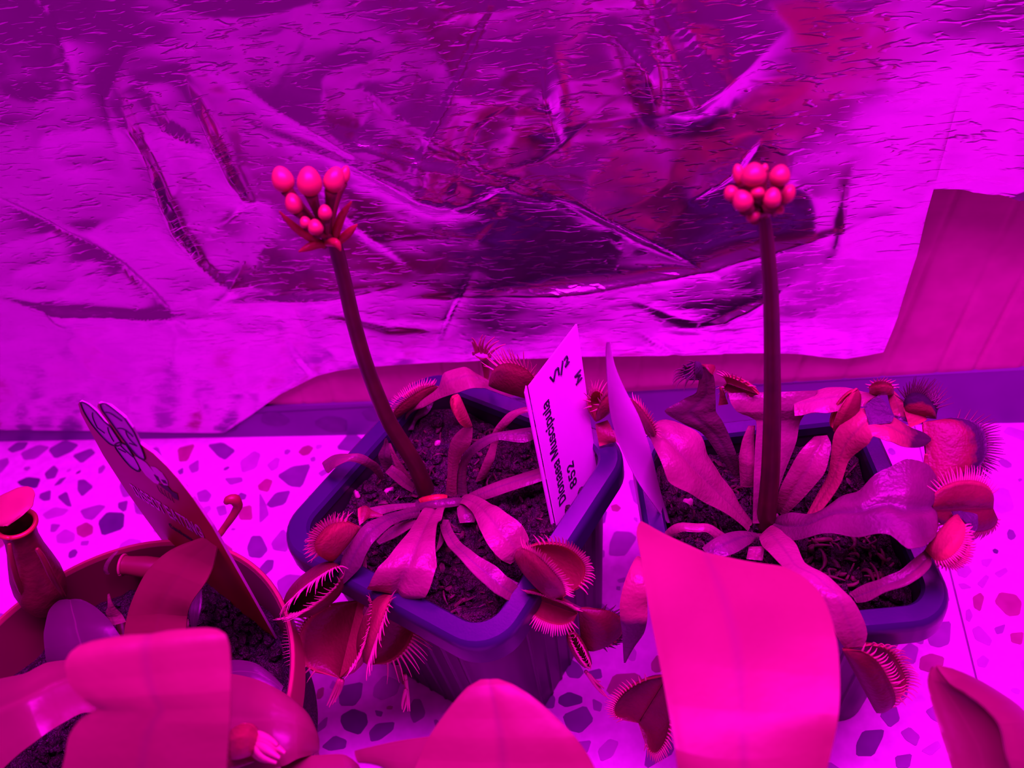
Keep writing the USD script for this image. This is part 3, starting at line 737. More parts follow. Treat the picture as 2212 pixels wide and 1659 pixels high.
# round pot at the left
RC, RRAD, RH = np.array([-0.1320, 0.1220]), 0.0556, 0.0750
rp = thing("round_pot", "round terracotta coloured plastic pot at the lower left", "plant pot")
def circ(prof, c):
    return lathe(prof, 96, (c[0], c[1], 0))
obj("body", loft(circ([(0.0390, 0.0003), (0.0405, 0.001), (0.0520, RH - 0.012), (0.0535, RH - 0.0105), (0.0490, RH - 0.024), (0.0400, 0.003)], RC)), "terracotta_plastic", rp, 40)
v, f = loft(circ([(0.0520, RH - 0.012), (0.0541, RH - 0.0008), (0.0544, RH), (0.0553, RH), (0.0556, RH - 0.0005), (0.0551, RH - 0.0112), (0.0545, RH - 0.012)], RC), False, False)
o = 6 * 96
f = np.vstack([f, [(o + j, o + (j + 1) % 96, (j + 1) % 96) for j in range(96)], [(o + j, (j + 1) % 96, j) for j in range(96)]])
obj("rim", (v, f), "terracotta_plastic", rp, 40)
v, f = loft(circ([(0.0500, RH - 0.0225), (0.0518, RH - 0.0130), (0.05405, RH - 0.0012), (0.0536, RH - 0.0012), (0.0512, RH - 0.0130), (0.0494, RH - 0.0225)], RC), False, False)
obj("inner_wall", (v, f), "terracotta_shaded", rp, 40)
ZL = RH - 0.0180
soil_bed("dark peaty potting soil in the round pot", lambda: np.array(lathe([(0.0507, ZL)], 96, (RC[0], RC[1], 0))[0]), ZL, RC, 3, 800, ("soil_dark", "soil_dark"))
# pot under the camera that the foreground leaves grow from
RC2 = np.array([0.055, 0.000])
rp2 = thing("round_pot", "round terracotta coloured plastic pot below the picture's lower edge", "plant pot")
obj("body", loft(circ([(0.0385, 0.0003), (0.040, 0.001), (0.050, RH - 0.003), (0.0505, RH), (0.0492, RH), (0.0400, 0.060), (0.0385, 0.058)], RC2)), "terracotta_plastic", rp2, 40)

# perlite grains
for win, x, y, z, r, lab in (("o", 1486, 1090, Z2 + 0.001, 0.0022, "round white perlite grain on the soil of the right pot, beside the blank tag"),
                             ("D", 880, 1560, Z1 + 0.001, 0.0021, "long pale perlite grain on the soil beside the flower stalk of the middle pot"),
                             ("D", 505, 1590, Z1 + 0.001, 0.0016, "smaller pale perlite grain near the left rim of the middle pot"),
                             ("D", 1470, 985, Z1 + 0.001, 0.0019, "pinkish perlite grain in the middle of the soil of the middle pot"),
                             ("G", 145, 695, Z2 + 0.002, 0.0011, "tiny bright perlite grain right of the stalk's foot in the right pot")):
    g = thing("perlite_grain", lab, "perlite grain")
    v, f = chunk(wat(win, x, y, z), r)
    obj("grain", trimesh.Trimesh(v, f).subdivide_loop(1), "perlite", g)

# ---------------------------------------------------------------- the flytrap in the middle pot
fa = thing("venus_flytrap", "venus flytrap in the middle pot, its stalk bent left under seven buds", "venus flytrap")
leaf(fa, "A", [(1830, 150, 1830, 190, .079), (1500, 160, 1500, 240, .083), (1280, 190, 1330, 290, .086), (1205, 205, 1240, 280, .086)], "flytrap_leaf", cup=.08)
leaf(fa, "A", [(1365, 290, 1370, 310, .088), (1240, 235, 1200, 330, .089), (1150, 180, 1130, 380, .090), (1070, 215, 1085, 415, .090)], "trap_red", cup=.1)
leaf(fa, "A", [(1760, 350, 1740, 420, .080), (1560, 390, 1600, 510, .083), (1400, 490, 1450, 590, .084), (1290, 610, 1320, 640, .084)], "flytrap_leaf")
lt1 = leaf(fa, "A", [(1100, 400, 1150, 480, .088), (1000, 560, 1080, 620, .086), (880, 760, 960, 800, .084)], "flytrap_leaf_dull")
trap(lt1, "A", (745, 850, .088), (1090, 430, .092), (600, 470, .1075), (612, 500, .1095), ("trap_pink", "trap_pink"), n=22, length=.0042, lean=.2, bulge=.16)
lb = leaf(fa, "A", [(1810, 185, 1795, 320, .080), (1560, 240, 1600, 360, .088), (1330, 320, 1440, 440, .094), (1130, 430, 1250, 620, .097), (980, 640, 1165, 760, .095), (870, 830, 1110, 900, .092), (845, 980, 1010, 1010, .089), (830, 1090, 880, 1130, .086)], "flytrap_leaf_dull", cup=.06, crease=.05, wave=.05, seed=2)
trap(lb, "A", (850, 960, .083), (190, 1430, .066), (560, 1060, .094), (600, 1330, .088), ("trap_dark_red", "trap_dark_red"), n=22, length=.0062, lean=.6, bulge=.3)
leaf(fa, "A", [(720, 830, 860, 850, .080), (510, 920, 850, 960, .080), (465, 1090, 640, 1050, .077), (330, 1250, 420, 1190, .074)], "trap_red", cup=.12)
lc = leaf(fa, "A", [(1880, 215, 2125, 205, .080), (1760, 370, 2060, 340, .088), (1640, 560, 2005, 520, .094), (1470, 770, 1990, 760, .097), (1310, 930, 1990, 930, .096), (1230, 1070, 1950, 1110, .092), (1215, 1120, 1880, 1250, .089), (1330, 1145, 1760, 1345, .085), (1470, 1165, 1570, 1225, .082)], "flytrap_leaf_bright", cup=.05, crease=.08, wave=.16, seed=5, nx=17)
trap(lc, "B", (1490, 230, .080), (1190, 1085, .056), (1740, 740, .069), (1320, 690, .088), ("trap_red", "trap_red"), n=20, length=.0068, lean=.25, bulge=.3)
ld = leaf(fa, "B", [(1090, 190, 1200, 190, .080), (1120, 260, 1190, 260, .076), (1080, 340, 1120, 320, .072)], "flytrap_leaf")
trap(ld, "B", (1080, 320, .072), (855, 1240, .052), (345, 760, .064), (1200, 640, .084), ("trap_red", "trap_pink"), n=26, length=.0042, lean=.5, bulge=.22,
     extra=strands("B", [[(860, 1260, .052), (800, 1420, .046), (725, 1590, .042)], [(880, 1270, .052), (840, 1420, .046), (760, 1560, .042)], [(850, 1260, .052), (780, 1400, .047), (700, 1570, .043)], [(870, 1270, .05), (835, 1350, .047), (800, 1530, .043)]], .00055))
leaf(fa, "B", [(1220, 185, 1350, 180, .083), (1210, 300, 1340, 330, .080), (1140, 400, 1330, 480, .076), (1130, 480, 1240, 560, .072)], "flytrap_leaf", cup=.05)
leaf(fa, "A", [(1150, 800, 1170, 800, .083), (1110, 1000, 1180, 1000, .081), (1095, 1200, 1195, 1190, .078), (1100, 1290, 1160, 1270, .075)], "flytrap_leaf_bright")
leaf(fa, "A", [(1050, 950, 1110, 950, .081), (960, 1130, 1090, 1150, .078), (960, 1200, 1085, 1250, .074), (1040, 1290, 1090, 1290, .072)], "flytrap_leaf_burnt")
leaf(fa, "B", [(1500, 1080, 1560, 1080, .055), (1540, 1200, 1620, 1180, .050), (1600, 1320, 1650, 1300, .045)], "trap_dark_red", name="withered_trap")
lz = leaf(fa, "B", [(1610, 1200, 1640, 1190, .050), (1630, 1290, 1660, 1280, .046)], "trap_red", name="withered_trap")
obj("cilia", join(strands("B", [[(1630, 1200, .05), (1665, 1400, .043), (1690, 1640, .038)], [(1640, 1260, .048), (1660, 1450, .042), (1665, 1640, .038)], [(1640, 1280, .047), (1650, 1500, .04), (1610, 1650, .037)], [(1640, 1380, .045), (1600, 1560, .039), (1600, 1620, .037)]], .00045)), "cilia_pale", lz, kind="stuff")
le = leaf(fa, "c2", [(1170, 1180, 1240, 1130, .079), (1270, 1230, 1350, 1165, .088), (1320, 1340, 1470, 1240, .094), (1370, 1440, 1575, 1320, .093), (1440, 1515, 1615, 1400, .090), (1500, 1545, 1560, 1480, .087)], "flytrap_leaf_bright", cup=.04, crease=.05, wave=.1, seed=8)
trap(le, "C", (200, 270, .088), (735, 845, .080), (600, 470, .108), (960, 330, .099), ("trap_red", "trap_pink"), n=30, length=.0036, lean=.35, bulge=.16)
lf = leaf(fa, "c3", [(1080, 200, 1135, 175, .079), (1120, 320, 1190, 290, .087), (1220, 430, 1290, 375, .092), (1330, 545, 1410, 445, .092), (1430, 625, 1490, 520, .090), (1485, 655, 1540, 565, .087), (1530, 655, 1570, 595, .085), (1585, 625, 1600, 605, .084)], "flytrap_leaf", cup=-.1, crease=.04, wave=.06, seed=11)
trap(lf, "C", (290, 790, .084), (930, 1020, .077), (560, 1150, .079), (620, 840, .090), ("trap_pink", "trap_dark_red"), n=26, length=.0026, lean=.1, bulge=.16)
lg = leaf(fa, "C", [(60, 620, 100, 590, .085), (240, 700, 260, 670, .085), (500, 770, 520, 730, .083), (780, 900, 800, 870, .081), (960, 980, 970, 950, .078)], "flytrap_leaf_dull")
trap(lg, "C", (950, 960, .078), (985, 1450, .058), (1470, 1170, .068), (1440, 1250, .056), ("trap_dark_red", "trap_dark_red"), n=18, length=.0034, lean=.1, bulge=.24, cil="cilia_dark")
lh = leaf(fa, "C", [(800, 1180, 870, 1160, .072), (820, 1240, 900, 1230, .068), (850, 1300, 900, 1290, .066)], "trap_red")
trap(lh, "C", (840, 1240, .068), (1070, 1670, .050), (905, 1480, .066), (1000, 1440, .064), ("trap_red", "trap_red"), n=14, length=.0020, lean=1.0, bulge=.3,
     extra=strands("c3", [[(1950, 1080, .052), (2010, 1150, .045), (2090, 1245, .040)], [(1960, 1090, .052), (2020, 1180, .045), (2070, 1230, .041)], [(1970, 1100, .05), (2020, 1150, .046), (2060, 1180, .043)], [(1950, 1080, .05), (2000, 1130, .046), (2040, 1140, .044)]], .0004))
li_ = leaf(fa, "D", [(990, 770, 1020, 810, .079), (1080, 640, 1130, 640, .085), (1270, 480, 1300, 550, .092), (1480, 310, 1520, 440, .098), (1560, 140, 1700, 380, .102), (1780, 75, 1870, 340, .103), (1930, 160, 2010, 320, .100), (2080, 240, 2095, 290, .097)], "flytrap_leaf_bright", cup=.08, wave=.06, seed=3)
trap(li_, "D", (945, 690, .086), (1490, 310, .092), (1090, 390, .087), (1140, 420, .096), ("trap_red", "trap_red"), n=26, length=.0030, lean=.2, bulge=.2)
leaf(fa, "D", [(1250, 560, 1420, 490, .080), (1130, 640, 1330, 640, .079), (1090, 740, 1230, 700, .078), (1110, 830, 1180, 820, .077)], "flytrap_leaf_dull", cup=.1)
leaf(fa, "D", [(830, 1400, 770, 1410, .078), (770, 1250, 690, 1310, .086), (640, 1150, 550, 1230, .094), (480, 1105, 390, 1200, .097), (310, 1110, 260, 1260, .096), (160, 1160, 160, 1340, .092), (90, 1215, 130, 1260, .090)], "flytrap_leaf", cup=.12)
leaf(fa, "D", [(1180, 1580, 1210, 1500, .078), (1040, 1500, 1140, 1420, .082), (920, 1400, 1020, 1300, .086), (840, 1330, 920, 1240, .088)], "flytrap_leaf", crease=.06)
leaf(fa, "D", [(1110, 1420, 1160, 1400, .081), (960, 1250, 1050, 1240, .088), (900, 1080, 960, 1100, .093), (885, 980, 910, 985, .096)], "flytrap_leaf_bright")
leaf(fa, "D", [(860, 1330, 940, 1270, .082), (760, 1150, 910, 1160, .089), (820, 990, 880, 970, .094), (835, 930, 860, 925, .096)], "flytrap_leaf_dull", crease=.06)
lj = leaf(fa, "D", [(1560, 1600, 1700, 1610, .079), (1585, 1350, 1700, 1340, .090), (1595, 1100, 1760, 1120, .100), (1640, 930, 1870, 970, .107), (1770, 790, 1885, 790, .112)], "flytrap_leaf_bright", cup=.1)
trap(lj, "D", (1870, 780, .112), (1710, 400, .126), (1650, 600, .1195), (1668, 640, .123), ("trap_pink", "trap_pink"), n=0, bulge=.32)
leaf(fa, "c2", [(1180, 1130, 1245, 1130, .079), (1185, 1000, 1238, 1000, .089), (1225, 880, 1268, 910, .098), (1310, 800, 1340, 850, .103), (1430, 757, 1440, 805, .106), (1560, 735, 1590, 818, .106), (1655, 725, 1660, 780, .105)], "flytrap_leaf_dull", cup=.12, wave=.08, seed=6)
lk = leaf(fa, "c2", [(1290, 1050, 1350, 1030, .079), (1340, 930, 1400, 930, .086), (1380, 830, 1425, 820, .091), (1390, 765, 1450, 755, .095), (1440, 690, 1500, 700, .100), (1500, 635, 1560, 650, .103), (1600, 605, 1640, 635, .104)], "flytrap_leaf_bright", cup=.08)
trap(lk, "E", (1120, 900, .102), (540, 720, .100), (860, 480, .122), (900, 520, .112), ("trap_red", "trap_red"), n=14, length=.0062, lean=.2, bulge=.2)
ll = leaf(fa, "E", [(475, 650, 530, 650, .091), (440, 450, 545, 450, .099), (365, 375, 545, 380, .104)], "trap_pink", cup=.2)
obj("cilia", join(strands("E", [[(350, 360, .104), (345, 345, .105), (330, 335, .107)], [(380, 340, .104), (345, 240, .109), (325, 215, .112)], [(400, 330, .104), (360, 210, .111), (325, 165, .114)], [(420, 320, .104), (425, 220, .110), (455, 130, .115)], [(450, 330, .104), (455, 240, .110), (490, 140, .115)],
     [(480, 340, .104), (500, 260, .109), (600, 155, .114)], [(500, 345, .104), (560, 260, .109), (650, 200, .112)], [(530, 370, .103), (620, 290, .107), (730, 240, .110)], [(440, 340, .104), (420, 260, .109), (440, 180, .113)], [(545, 390, .103), (550, 370, .104), (553, 355, .105)]], .0004)), "cilia_pale", ll, kind="stuff")
lm = leaf(fa, "E", [(1800, 1200, 1950, 1150, .092), (1830, 1350, 2050, 1400, .090), (1850, 1460, 1980, 1420, .088)], "trap_red")
trap(lm, "E", (1800, 1160, .094), (2000, 1000, .094), (1770, 800, .108), (1920, 860, .106), ("trap_pink", "trap_red"), n=12, length=.0040, lean=.1, bulge=.2)
leaf(fa, "c2", [(1250, 1125, 1300, 1175, .079), (1400, 1060, 1440, 1130, .085), (1580, 1000, 1610, 1075, .088), (1760, 945, 1780, 1015, .089)], "flytrap_leaf", cup=.08)
leaf(fa, "c2", [(955, 1155, 965, 1178, .0815), (1040, 1132, 1040, 1165, .083), (1120, 1132, 1120, 1165, .0815)], "pitcher_lip_leaf", cup=.2)
leaf(fa, "c2", [(1195, 1170, 1230, 1170, .078), (1185, 1250, 1290, 1240, .081), (1200, 1300, 1285, 1295, .080)], "flytrap_leaf", cup=.1)
leaf(fa, "A", [(2080, 350, 2150, 350, .079), (2040, 550, 2110, 560, .081), (1990, 740, 2050, 680, .081)], "flytrap_leaf")
leaf(fa, "c2", [(930, 1170, 1010, 1230, .0795), (1040, 1155, 1060, 1210, .082), (1150, 1150, 1170, 1200, .082), (1210, 1150, 1210, 1190, .080)], "flytrap_leaf_dull", name="crown", cup=.25)

def standing(px, py, foot, depth=0.0):
    return on_plane(px, py, foot + np.array([0, depth, 0]), np.array([0, 1.0, 0]))
def flower(plant, foot, line, radii, buds, root, bracts, mat="stalk"):
    pts = [foot] + [standing(*p, foot) for p in line]
    st = obj("flower_stalk", sweep(pts, radii, n=14, sub=5), mat, plant, True)
    rt = standing(*root, foot)
    for win, x, y, rx, ry, dx, dy, dep in buds:
        x0, y0 = w2p(win, x, y)
        c = standing(x0, y0, foot, dep)
        k = np.dot(c - EYE, FW) / F / WIN[win][2]
        ax = nrm(-UP * dy + RT * dx + 0.25 * -FW)                 # towards the bud's tip
        bd = obj("flower_bud", blob(c, (rx * k, ry * k), ax, 0.16), "bud", st, True)
        e = c - ax * ry * k * 0.8
        w = 0.0012 if rx > 100 else 0.0009
        obj("pedicel", sweep([rt + rng.normal(size=3) * 0.0006, (rt + e) / 2 + np.array([0, 0, 0.0006]), e], [w, w * 0.8, w * 1.3], n=8), "pedicel", st)
    for win, pts in bracts:
        q = [standing(*w2p(win, x, y), foot, d) for x, y, d in pts]
        obj("bract", sweep(q, [0.0008, 0.0011, 0.0002], n=6), "trap_pink_plain", st)
F1 = at(925, 1072, Z1 - 0.001)
flower(fa, F1, [(900, 1010), (830, 890), (795, 800), (765, 700), (742, 600), (725, 535), (716, 515)], [.0030, .0027, .0023, .0021, .0020, .00185, .0018, .0016],
       [("c6", 365, 350, 122, 150, -.35, -1, -.002), ("c6", 665, 375, 138, 168, -.05, -1, -.006), ("c6", 945, 355, 118, 150, .35, -1, -.004), ("c6", 1060, 300, 62, 105, .3, -1, .004),
        ("c6", 490, 620, 98, 120, -.35, -1, -.006), ("c6", 840, 720, 78, 88, -.1, -1, -.010), ("c6", 620, 830, 64, 70, -.4, -1, -.008), ("c6", 735, 885, 86, 92, -.2, -1, -.011)],
       (708, 520), [("c6", [(800, 1060, -.002), (560, 930, -.004), (330, 710, -.006)]), ("c6", [(960, 1000, .0), (1000, 820, -.002), (1135, 600, -.004)]), ("c6", [(980, 1060, 0), (1090, 960, -.001), (1200, 855, -.002)]),
                    ("c6", [(820, 1090, -.002), (700, 1090, -.004), (545, 1160, -.005)]), ("c6", [(860, 1065, -.004), (960, 1060, -.006), (1015, 1150, -.007)])])

# ---------------------------------------------------------------- the flytrap in the right pot
fb = thing("venus_flytrap", "venus flytrap in the right pot, upright stalk ending in a tight knob of buds", "venus flytrap")
na = leaf(fb, "c4", [(850, 990, 820, 1040, .074), (770, 880, 740, 970, .083), (700, 765, 620, 900, .091), (630, 640, 510, 840, .099), (550, 540, 430, 770, .104), (450, 485, 370, 650, .106), (380, 482, 340, 580, .105), (345, 510, 338, 550, .104)], "flytrap_leaf_bright", cup=.07, crease=.10, wave=.10, seed=21)
trap(na, "H", (490, 1000, .104), (190, 540, .108), (460, 790, .113), (330, 830, .100), ("trap_red", "trap_red"), n=16, length=.0030, lean=.2, bulge=.12)
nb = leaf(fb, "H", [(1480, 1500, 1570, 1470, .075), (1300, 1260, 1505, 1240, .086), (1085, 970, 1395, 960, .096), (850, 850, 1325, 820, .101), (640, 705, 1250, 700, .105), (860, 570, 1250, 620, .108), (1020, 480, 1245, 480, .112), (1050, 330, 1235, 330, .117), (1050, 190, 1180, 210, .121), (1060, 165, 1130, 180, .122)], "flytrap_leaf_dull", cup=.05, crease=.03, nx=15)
trap(nb, "H", (1050, 330, .118), (1030, 130, .124), (840, 260, .121), (985, 200, .128), ("withered", "withered"), n=7, length=.0035, cil="cilia_dark")
leaf(fb, "H", [(1090, 155, 1085, 165, .121), (1160, 150, 1140, 200, .122), (1235, 165, 1190, 260, .121), (1245, 215, 1210, 272, .120)], "trap_red")
nc = leaf(fb, "H", [(1400, 620, 1280, 640, .100), (1360, 520, 1300, 480, .104), (1320, 420, 1290, 420, .106)], "trap_red")
trap(nc, "H", (1390, 370, .108), (1770, 505, .108), (1450, 300, .113), (1440, 500, .104), ("trap_pink", "trap_dark_red"), n=9, length=.0030, lean=.1)
leaf(fb, "c4", [(850, 1000, 930, 1000, .075), (855, 800, 1010, 740, .085), (862, 600, 1070, 590, .093), (868, 490, 1095, 480, .098), (775, 445, 1130, 430, .102), (738, 385, 1160, 360, .105), (728, 346, 1180, 335, .106)], "flytrap_leaf", wave=.05, seed=23, nx=13, crease=.03)
leaf(fb, "c4", [(1060, 370, 1060, 460, .103), (1130, 350, 1140, 450, .104), (1220, 325, 1240, 442, .105), (1320, 322, 1340, 430, .107), (1430, 345, 1400, 415, .109), (1530, 350, 1430, 385, .109)], "flytrap_leaf_bright", cup=.1, wave=.06, seed=25)
nd = leaf(fb, "G", [(130, 650, 210, 690, .075), (170, 480, 400, 510, .086), (260, 290, 540, 350, .093), (340, 150, 600, 180, .097), (440, 40, 610, 60, .099), (470, 12, 580, 0, .100)], "flytrap_leaf_bright", cup=-.05, crease=.08)
trap(nd, "F", (175, 705, .098), (395, 215, .114), (105, 500, .1035), (150, 540, .1115), ("trap_pink", "trap_red"), n=0, bulge=.4)
leaf(fb, "F", [(-390, 2060, -330, 2000, .074), (-60, 1450, 0, 1640, .085), (60, 1200, 200, 1350, .093), (90, 980, 310, 1060, .100), (120, 770, 440, 950, .105), (250, 590, 540, 870, .109), (440, 455, 590, 790, .111), (700, 500, 780, 850, .111), (880, 590, 920, 905, .109), (1050, 690, 1060, 925, .106), (1200, 750, 1180, 910, .104), (1275, 810, 1275, 845, .103)], "flytrap_leaf_burnt", cup=.06, crease=.06)
leaf(fb, "F", [(640, 303, 660, 310, .113), (560, 370, 750, 410, .113), (480, 440, 820, 530, .1125), (515, 560, 820, 600, .112), (530, 655, 790, 632, .1115)], "withered", wave=.1, seed=4)
ne = leaf(fb, "F", [(760, 290, 830, 240, .108), (800, 450, 960, 420, .105), (860, 580, 1020, 620, .103)], "flytrap_leaf_burnt")
trap(ne, "F", (540, 265, .108), (835, 265, .108), (680, 130, .116), (690, 180, .113), ("trap_pink", "trap_red"), n=10, length=.0022, lean=.1)
nf = leaf(fb, "F", [(940, 440, 1150, 380, .107), (980, 560, 1180, 480, .105), (1020, 690, 1230, 590, .103)], "trap_pink", cup=.1)
trap(nf, "F", (960, 520, .104), (1340, 570, .102), (1110, 265, .112), (1230, 330, .106), ("trap_burnt", "withered"), n=18, length=.0048, lean=.1, cil="cilia_dark", bulge=.25)
ng = leaf(fb, "F", [(1180, 1250, 1270, 1200, .098), (1190, 1100, 1250, 1100, .099), (1200, 1000, 1240, 1000, .099)], "trap_red")
trap(ng, "F", (1265, 1390, .094), (1180, 620, .103), (1930, 850, .101), (1900, 960, .088), ("trap_burnt", "trap_burnt"), n=26, length=.0042, lean=.1, cil="cilia_dark", bulge=.14, nx=23, ny=13, power=3.0)
leaf(fb, "F", [(1270, 1400, 1290, 1440, .093), (1500, 1270, 1500, 1350, .091), (1720, 1170, 1720, 1290, .090), (1870, 1060, 1900, 1230, .090)], "withered", wave=.1, seed=9)
nh = leaf(fb, "G", [(150, 720, 120, 785, .075), (280, 670, 220, 885, .082), (480, 640, 400, 865, .090), (660, 510, 620, 820, .096), (880, 455, 860, 840, .100), (1080, 335, 1120, 855, .102), (1240, 262, 1270, 1000, .102), (1390, 310, 1400, 950, .100), (1455, 430, 1515, 800, .098), (1440, 580, 1470, 680, .097)], "flytrap_leaf_dull", cup=.04, crease=.08, wave=.24, seed=31, nx=21)
trap(nh, "G", (1420, 640, .096), (1990, 620, .090), (1760, 385, .100), (1850, 815, .084), ("trap_red", "trap_dark_red"), n=28, length=.0036, lean=.3, bulge=.2)
leaf(fb, "G", [(1640, 650, 1660, 690, .095), (1750, 650, 1760, 740, .094), (1850, 680, 1800, 780, .093), (1860, 800, 1810, 860, .092)], "withered", wave=.15, seed=12)
ni = leaf(fb, "G", [(770, 1350, 830, 1430, .077), (900, 1270, 950, 1405, .082), (1040, 1225, 1080, 1335, .086), (1170, 1170, 1230, 1290, .088), (1290, 1080, 1370, 1210, .090), (1390, 1000, 1470, 1100, .092), (1430, 950, 1460, 1020, .092)], "flytrap_leaf", cup=-.08, crease=.05, wave=.06, seed=14)
trap(ni, "G", (1430, 1000, .090), (1700, 680, .095), (1690, 990, .102), (1740, 1060, .093), ("trap_pink", "trap_pink"), n=24, length=.0022, lean=.7, bulge=.22)
nj = leaf(fb, "c5", [(890, 140, 950, 85, .076), (920, 210, 1060, 170, .086), (1010, 300, 1110, 270, .091), (1120, 360, 1230, 340, .093), (1200, 440, 1330, 430, .093), (1240, 560, 1395, 530, .089), (1280, 650, 1422, 620, .084), (1310, 690, 1405, 680, .081)], "flytrap_leaf_bright", cup=.08, wave=.08, seed=17)
trap(nj, "R", (140, 770, .080), (395, 1240, .050), (480, 990, .074), (585, 900, .066), ("trap_dark_red", "trap_red"), n=22, length=.0030, lean=1.1, bulge=.25, power=3.2)
leaf(fb, "c5", [(410, 115, 440, 142, .086), (500, 68, 520, 112, .091), (600, 72, 600, 114, .091), (690, 110, 665, 152, .086), (730, 140, 700, 178, .079)], "flytrap_leaf_bright", cup=.15)
leaf(fb, "c5", [(885, 130, 850, 165, .077), (760, 112, 820, 185, .085), (655, 150, 720, 235, .088), (595, 195, 650, 255, .087)], "flytrap_leaf_dull", cup=.08)
leaf(fb, "c5", [(830, 188, 910, 185, .081), (818, 250, 900, 258, .079)], "flytrap_leaf_bright")
leaf(fb, "H", [(1545, 1600, 1720, 1600, .077), (1530, 1300, 1710, 1350, .086), (1560, 1080, 1710, 1000, .092), (1640, 880, 1720, 880, .096)], "flytrap_leaf_bright", cup=.12)
leaf(fb, "C", [(1640, 340, 1720, 400, .086), (1540, 520, 1740, 600, .090), (1470, 720, 1750, 800, .088), (1430, 950, 1760, 950, .084), (1440, 1100, 1755, 1120, .080), (1460, 1250, 1720, 1250, .074), (1470, 1420, 1600, 1430, .068), (1480, 1610, 1500, 1610, .063)], "flytrap_leaf_tail", cup=.1, wave=.05, seed=19)
nk = leaf(fb, "c5", [(470, 700, 560, 700, .075), (430, 800, 470, 840, .068), (400, 880, 430, 900, .062)], "flytrap_leaf_dull")
trap(nk, "c5", (430, 830, .062), (280, 1070, .040), (165, 960, .046), (400, 1200, .044), ("trap_dark_red", "trap_dark_red"), n=22, length=.0024, lean=.1, bulge=.2)
F2 = at(1652, 1142, Z2 - 0.001)
flower(fb, F2, [(1662, 1050), (1668, 900), (1668, 780), (1666, 660), (1660, 560), (1652, 480), (1648, 455)], [.0030, .0027, .0023, .0020, .0018, .0016, .0013, .0011],
       [("c7", 530, 310, 75, 122, -.3, -1, -.001), ("c7", 710, 320, 148, 145, 0, -1, -.006), ("c7", 1020, 330, 125, 132, .2, -1, -.004), ("c7", 440, 535, 92, 92, -.6, -1, -.003), ("c7", 575, 625, 120, 130, -.5, -1, -.008),
        ("c7", 755, 525, 82, 70, 0, -1, -.008), ("c7", 930, 595, 106, 122, .15, -1, -.009), ("c7", 1115, 545, 90, 115, .5, -1, -.003), ("c7", 700, 805, 88, 70, -.4, -.6, -.008), ("c7", 840, 240, 45, 55, .1, -1, .002), ("c7", 1000, 720, 80, 60, .4, -.7, -.002)],
       (1650, 462), [])

# ---------------------------------------------------------------- pitcher plant in the round pot
pa = thing("pitcher_plant", "pitcher plant in the round pot at the lower left, broad leaves and one hanging pitcher", "pitcher plant")
n1 = leaf(pa, "o", [(474, 1151, 475, 1157, .118), (430, 1163, 467, 1195, .115), (370, 1187, 460, 1225, .111), (325, 1225, 440, 1265, .107), (295, 1275, 415, 1300, .101), (275, 1330, 405, 1330, .094), (268, 1380, 400, 1380, .088), (275, 1440, 395, 1440, .080)], "pitcher_leaf_mid", cup=-.05, crease=.02, nx=13, th=.0008)
obj("tendril", sweep([wat("J", *p) for p in ((760, 480, .1165), (805, 432, .118), (850, 370, .119), (905, 295, .121), (960, 210, .123), (985, 140, .125), (960, 92, .127), (905, 88, .128), (870, 115, .127))], [.0005, .0009, .0009, .0010, .0011, .0013, .0015, .0013, .0008], n=9), "tendril_skin", n1)
leaf(pa, "o", [(250, 1384, 430, 1361, .164), (172, 1395, 474, 1362, .165), (150, 1414, 489, 1373, .165), (141, 1440, 496, 1395, .164), (150, 1475, 499, 1440, .162), (178, 1507, 499, 1490, .160), (208, 1529, 498, 1525, .158), (178, 1550, 497, 1560, .156), (150, 1590, 494, 1600, .153), (142, 1630, 491, 1640, .150), (130, 1690, 487, 1700, .145), (150, 1850, 460, 1850, .128), (210, 2050, 400, 2050, .105)], "pitcher_leaf", crease=.015, cup=.02, nx=15, th=.0009)
leaf(pa, "o", [(175, 1425, 215, 1540, .108), (140, 1427, 182, 1540, .110), (100, 1433, 140, 1560, .112), (50, 1457, 90, 1592, .114), (0, 1467, 40, 1630, .113), (-60, 1482, -20, 1690, .110), (-130, 1510, -90, 1790, .102)], "pitcher_leaf_old", cup=.10, crease=-.05, nx=15, th=.0009)
leaf(pa, "o", [(125, 1299, 180, 1297, .082), (104, 1325, 214, 1318, .083), (96, 1362, 240, 1345, .083), (97, 1400, 262, 1378, .081), (102, 1435, 285, 1420, .077)], "pitcher_leaf_sheen", cup=.06, crease=.03, th=.0009)
leaf(pa, "o", [(233, 1283, 237, 1283, .088), (233, 1310, 246, 1308, .084), (229, 1325, 262, 1325, .080), (234, 1347, 274, 1347, .077)], "flytrap_leaf_bright", cup=.2)
leaf(pa, "o", [(470, 1455, 520, 1680, .100), (530, 1462, 560, 1672, .103), (585, 1482, 610, 1655, .105), (630, 1510, 640, 1640, .104), (665, 1548, 666, 1632, .101), (684, 1600, 686, 1625, .098)], "pitcher_leaf_old", cup=.16, crease=.03, nx=15, th=.0009)
leaf(pa, "o", [(480, 1432, 490, 1490, .085), (543, 1430, 545, 1480, .087), (578, 1450, 580, 1490, .086), (612, 1483, 605, 1500, .084)], "pitcher_leaf_sheen", cup=.1)
leaf(pa, "J", [(560, 960, 620, 960, .072), (500, 1170, 630, 1120, .071), (510, 1300, 590, 1300, .069), (540, 1400, 560, 1400, .067)], "pitcher_leaf_sheen")
leaf(pa, "J", [(430, 1265, 495, 1275, .092), (425, 1330, 500, 1340, .090), (430, 1400, 510, 1400, .086)], "flytrap_leaf_bright", cup=.3)
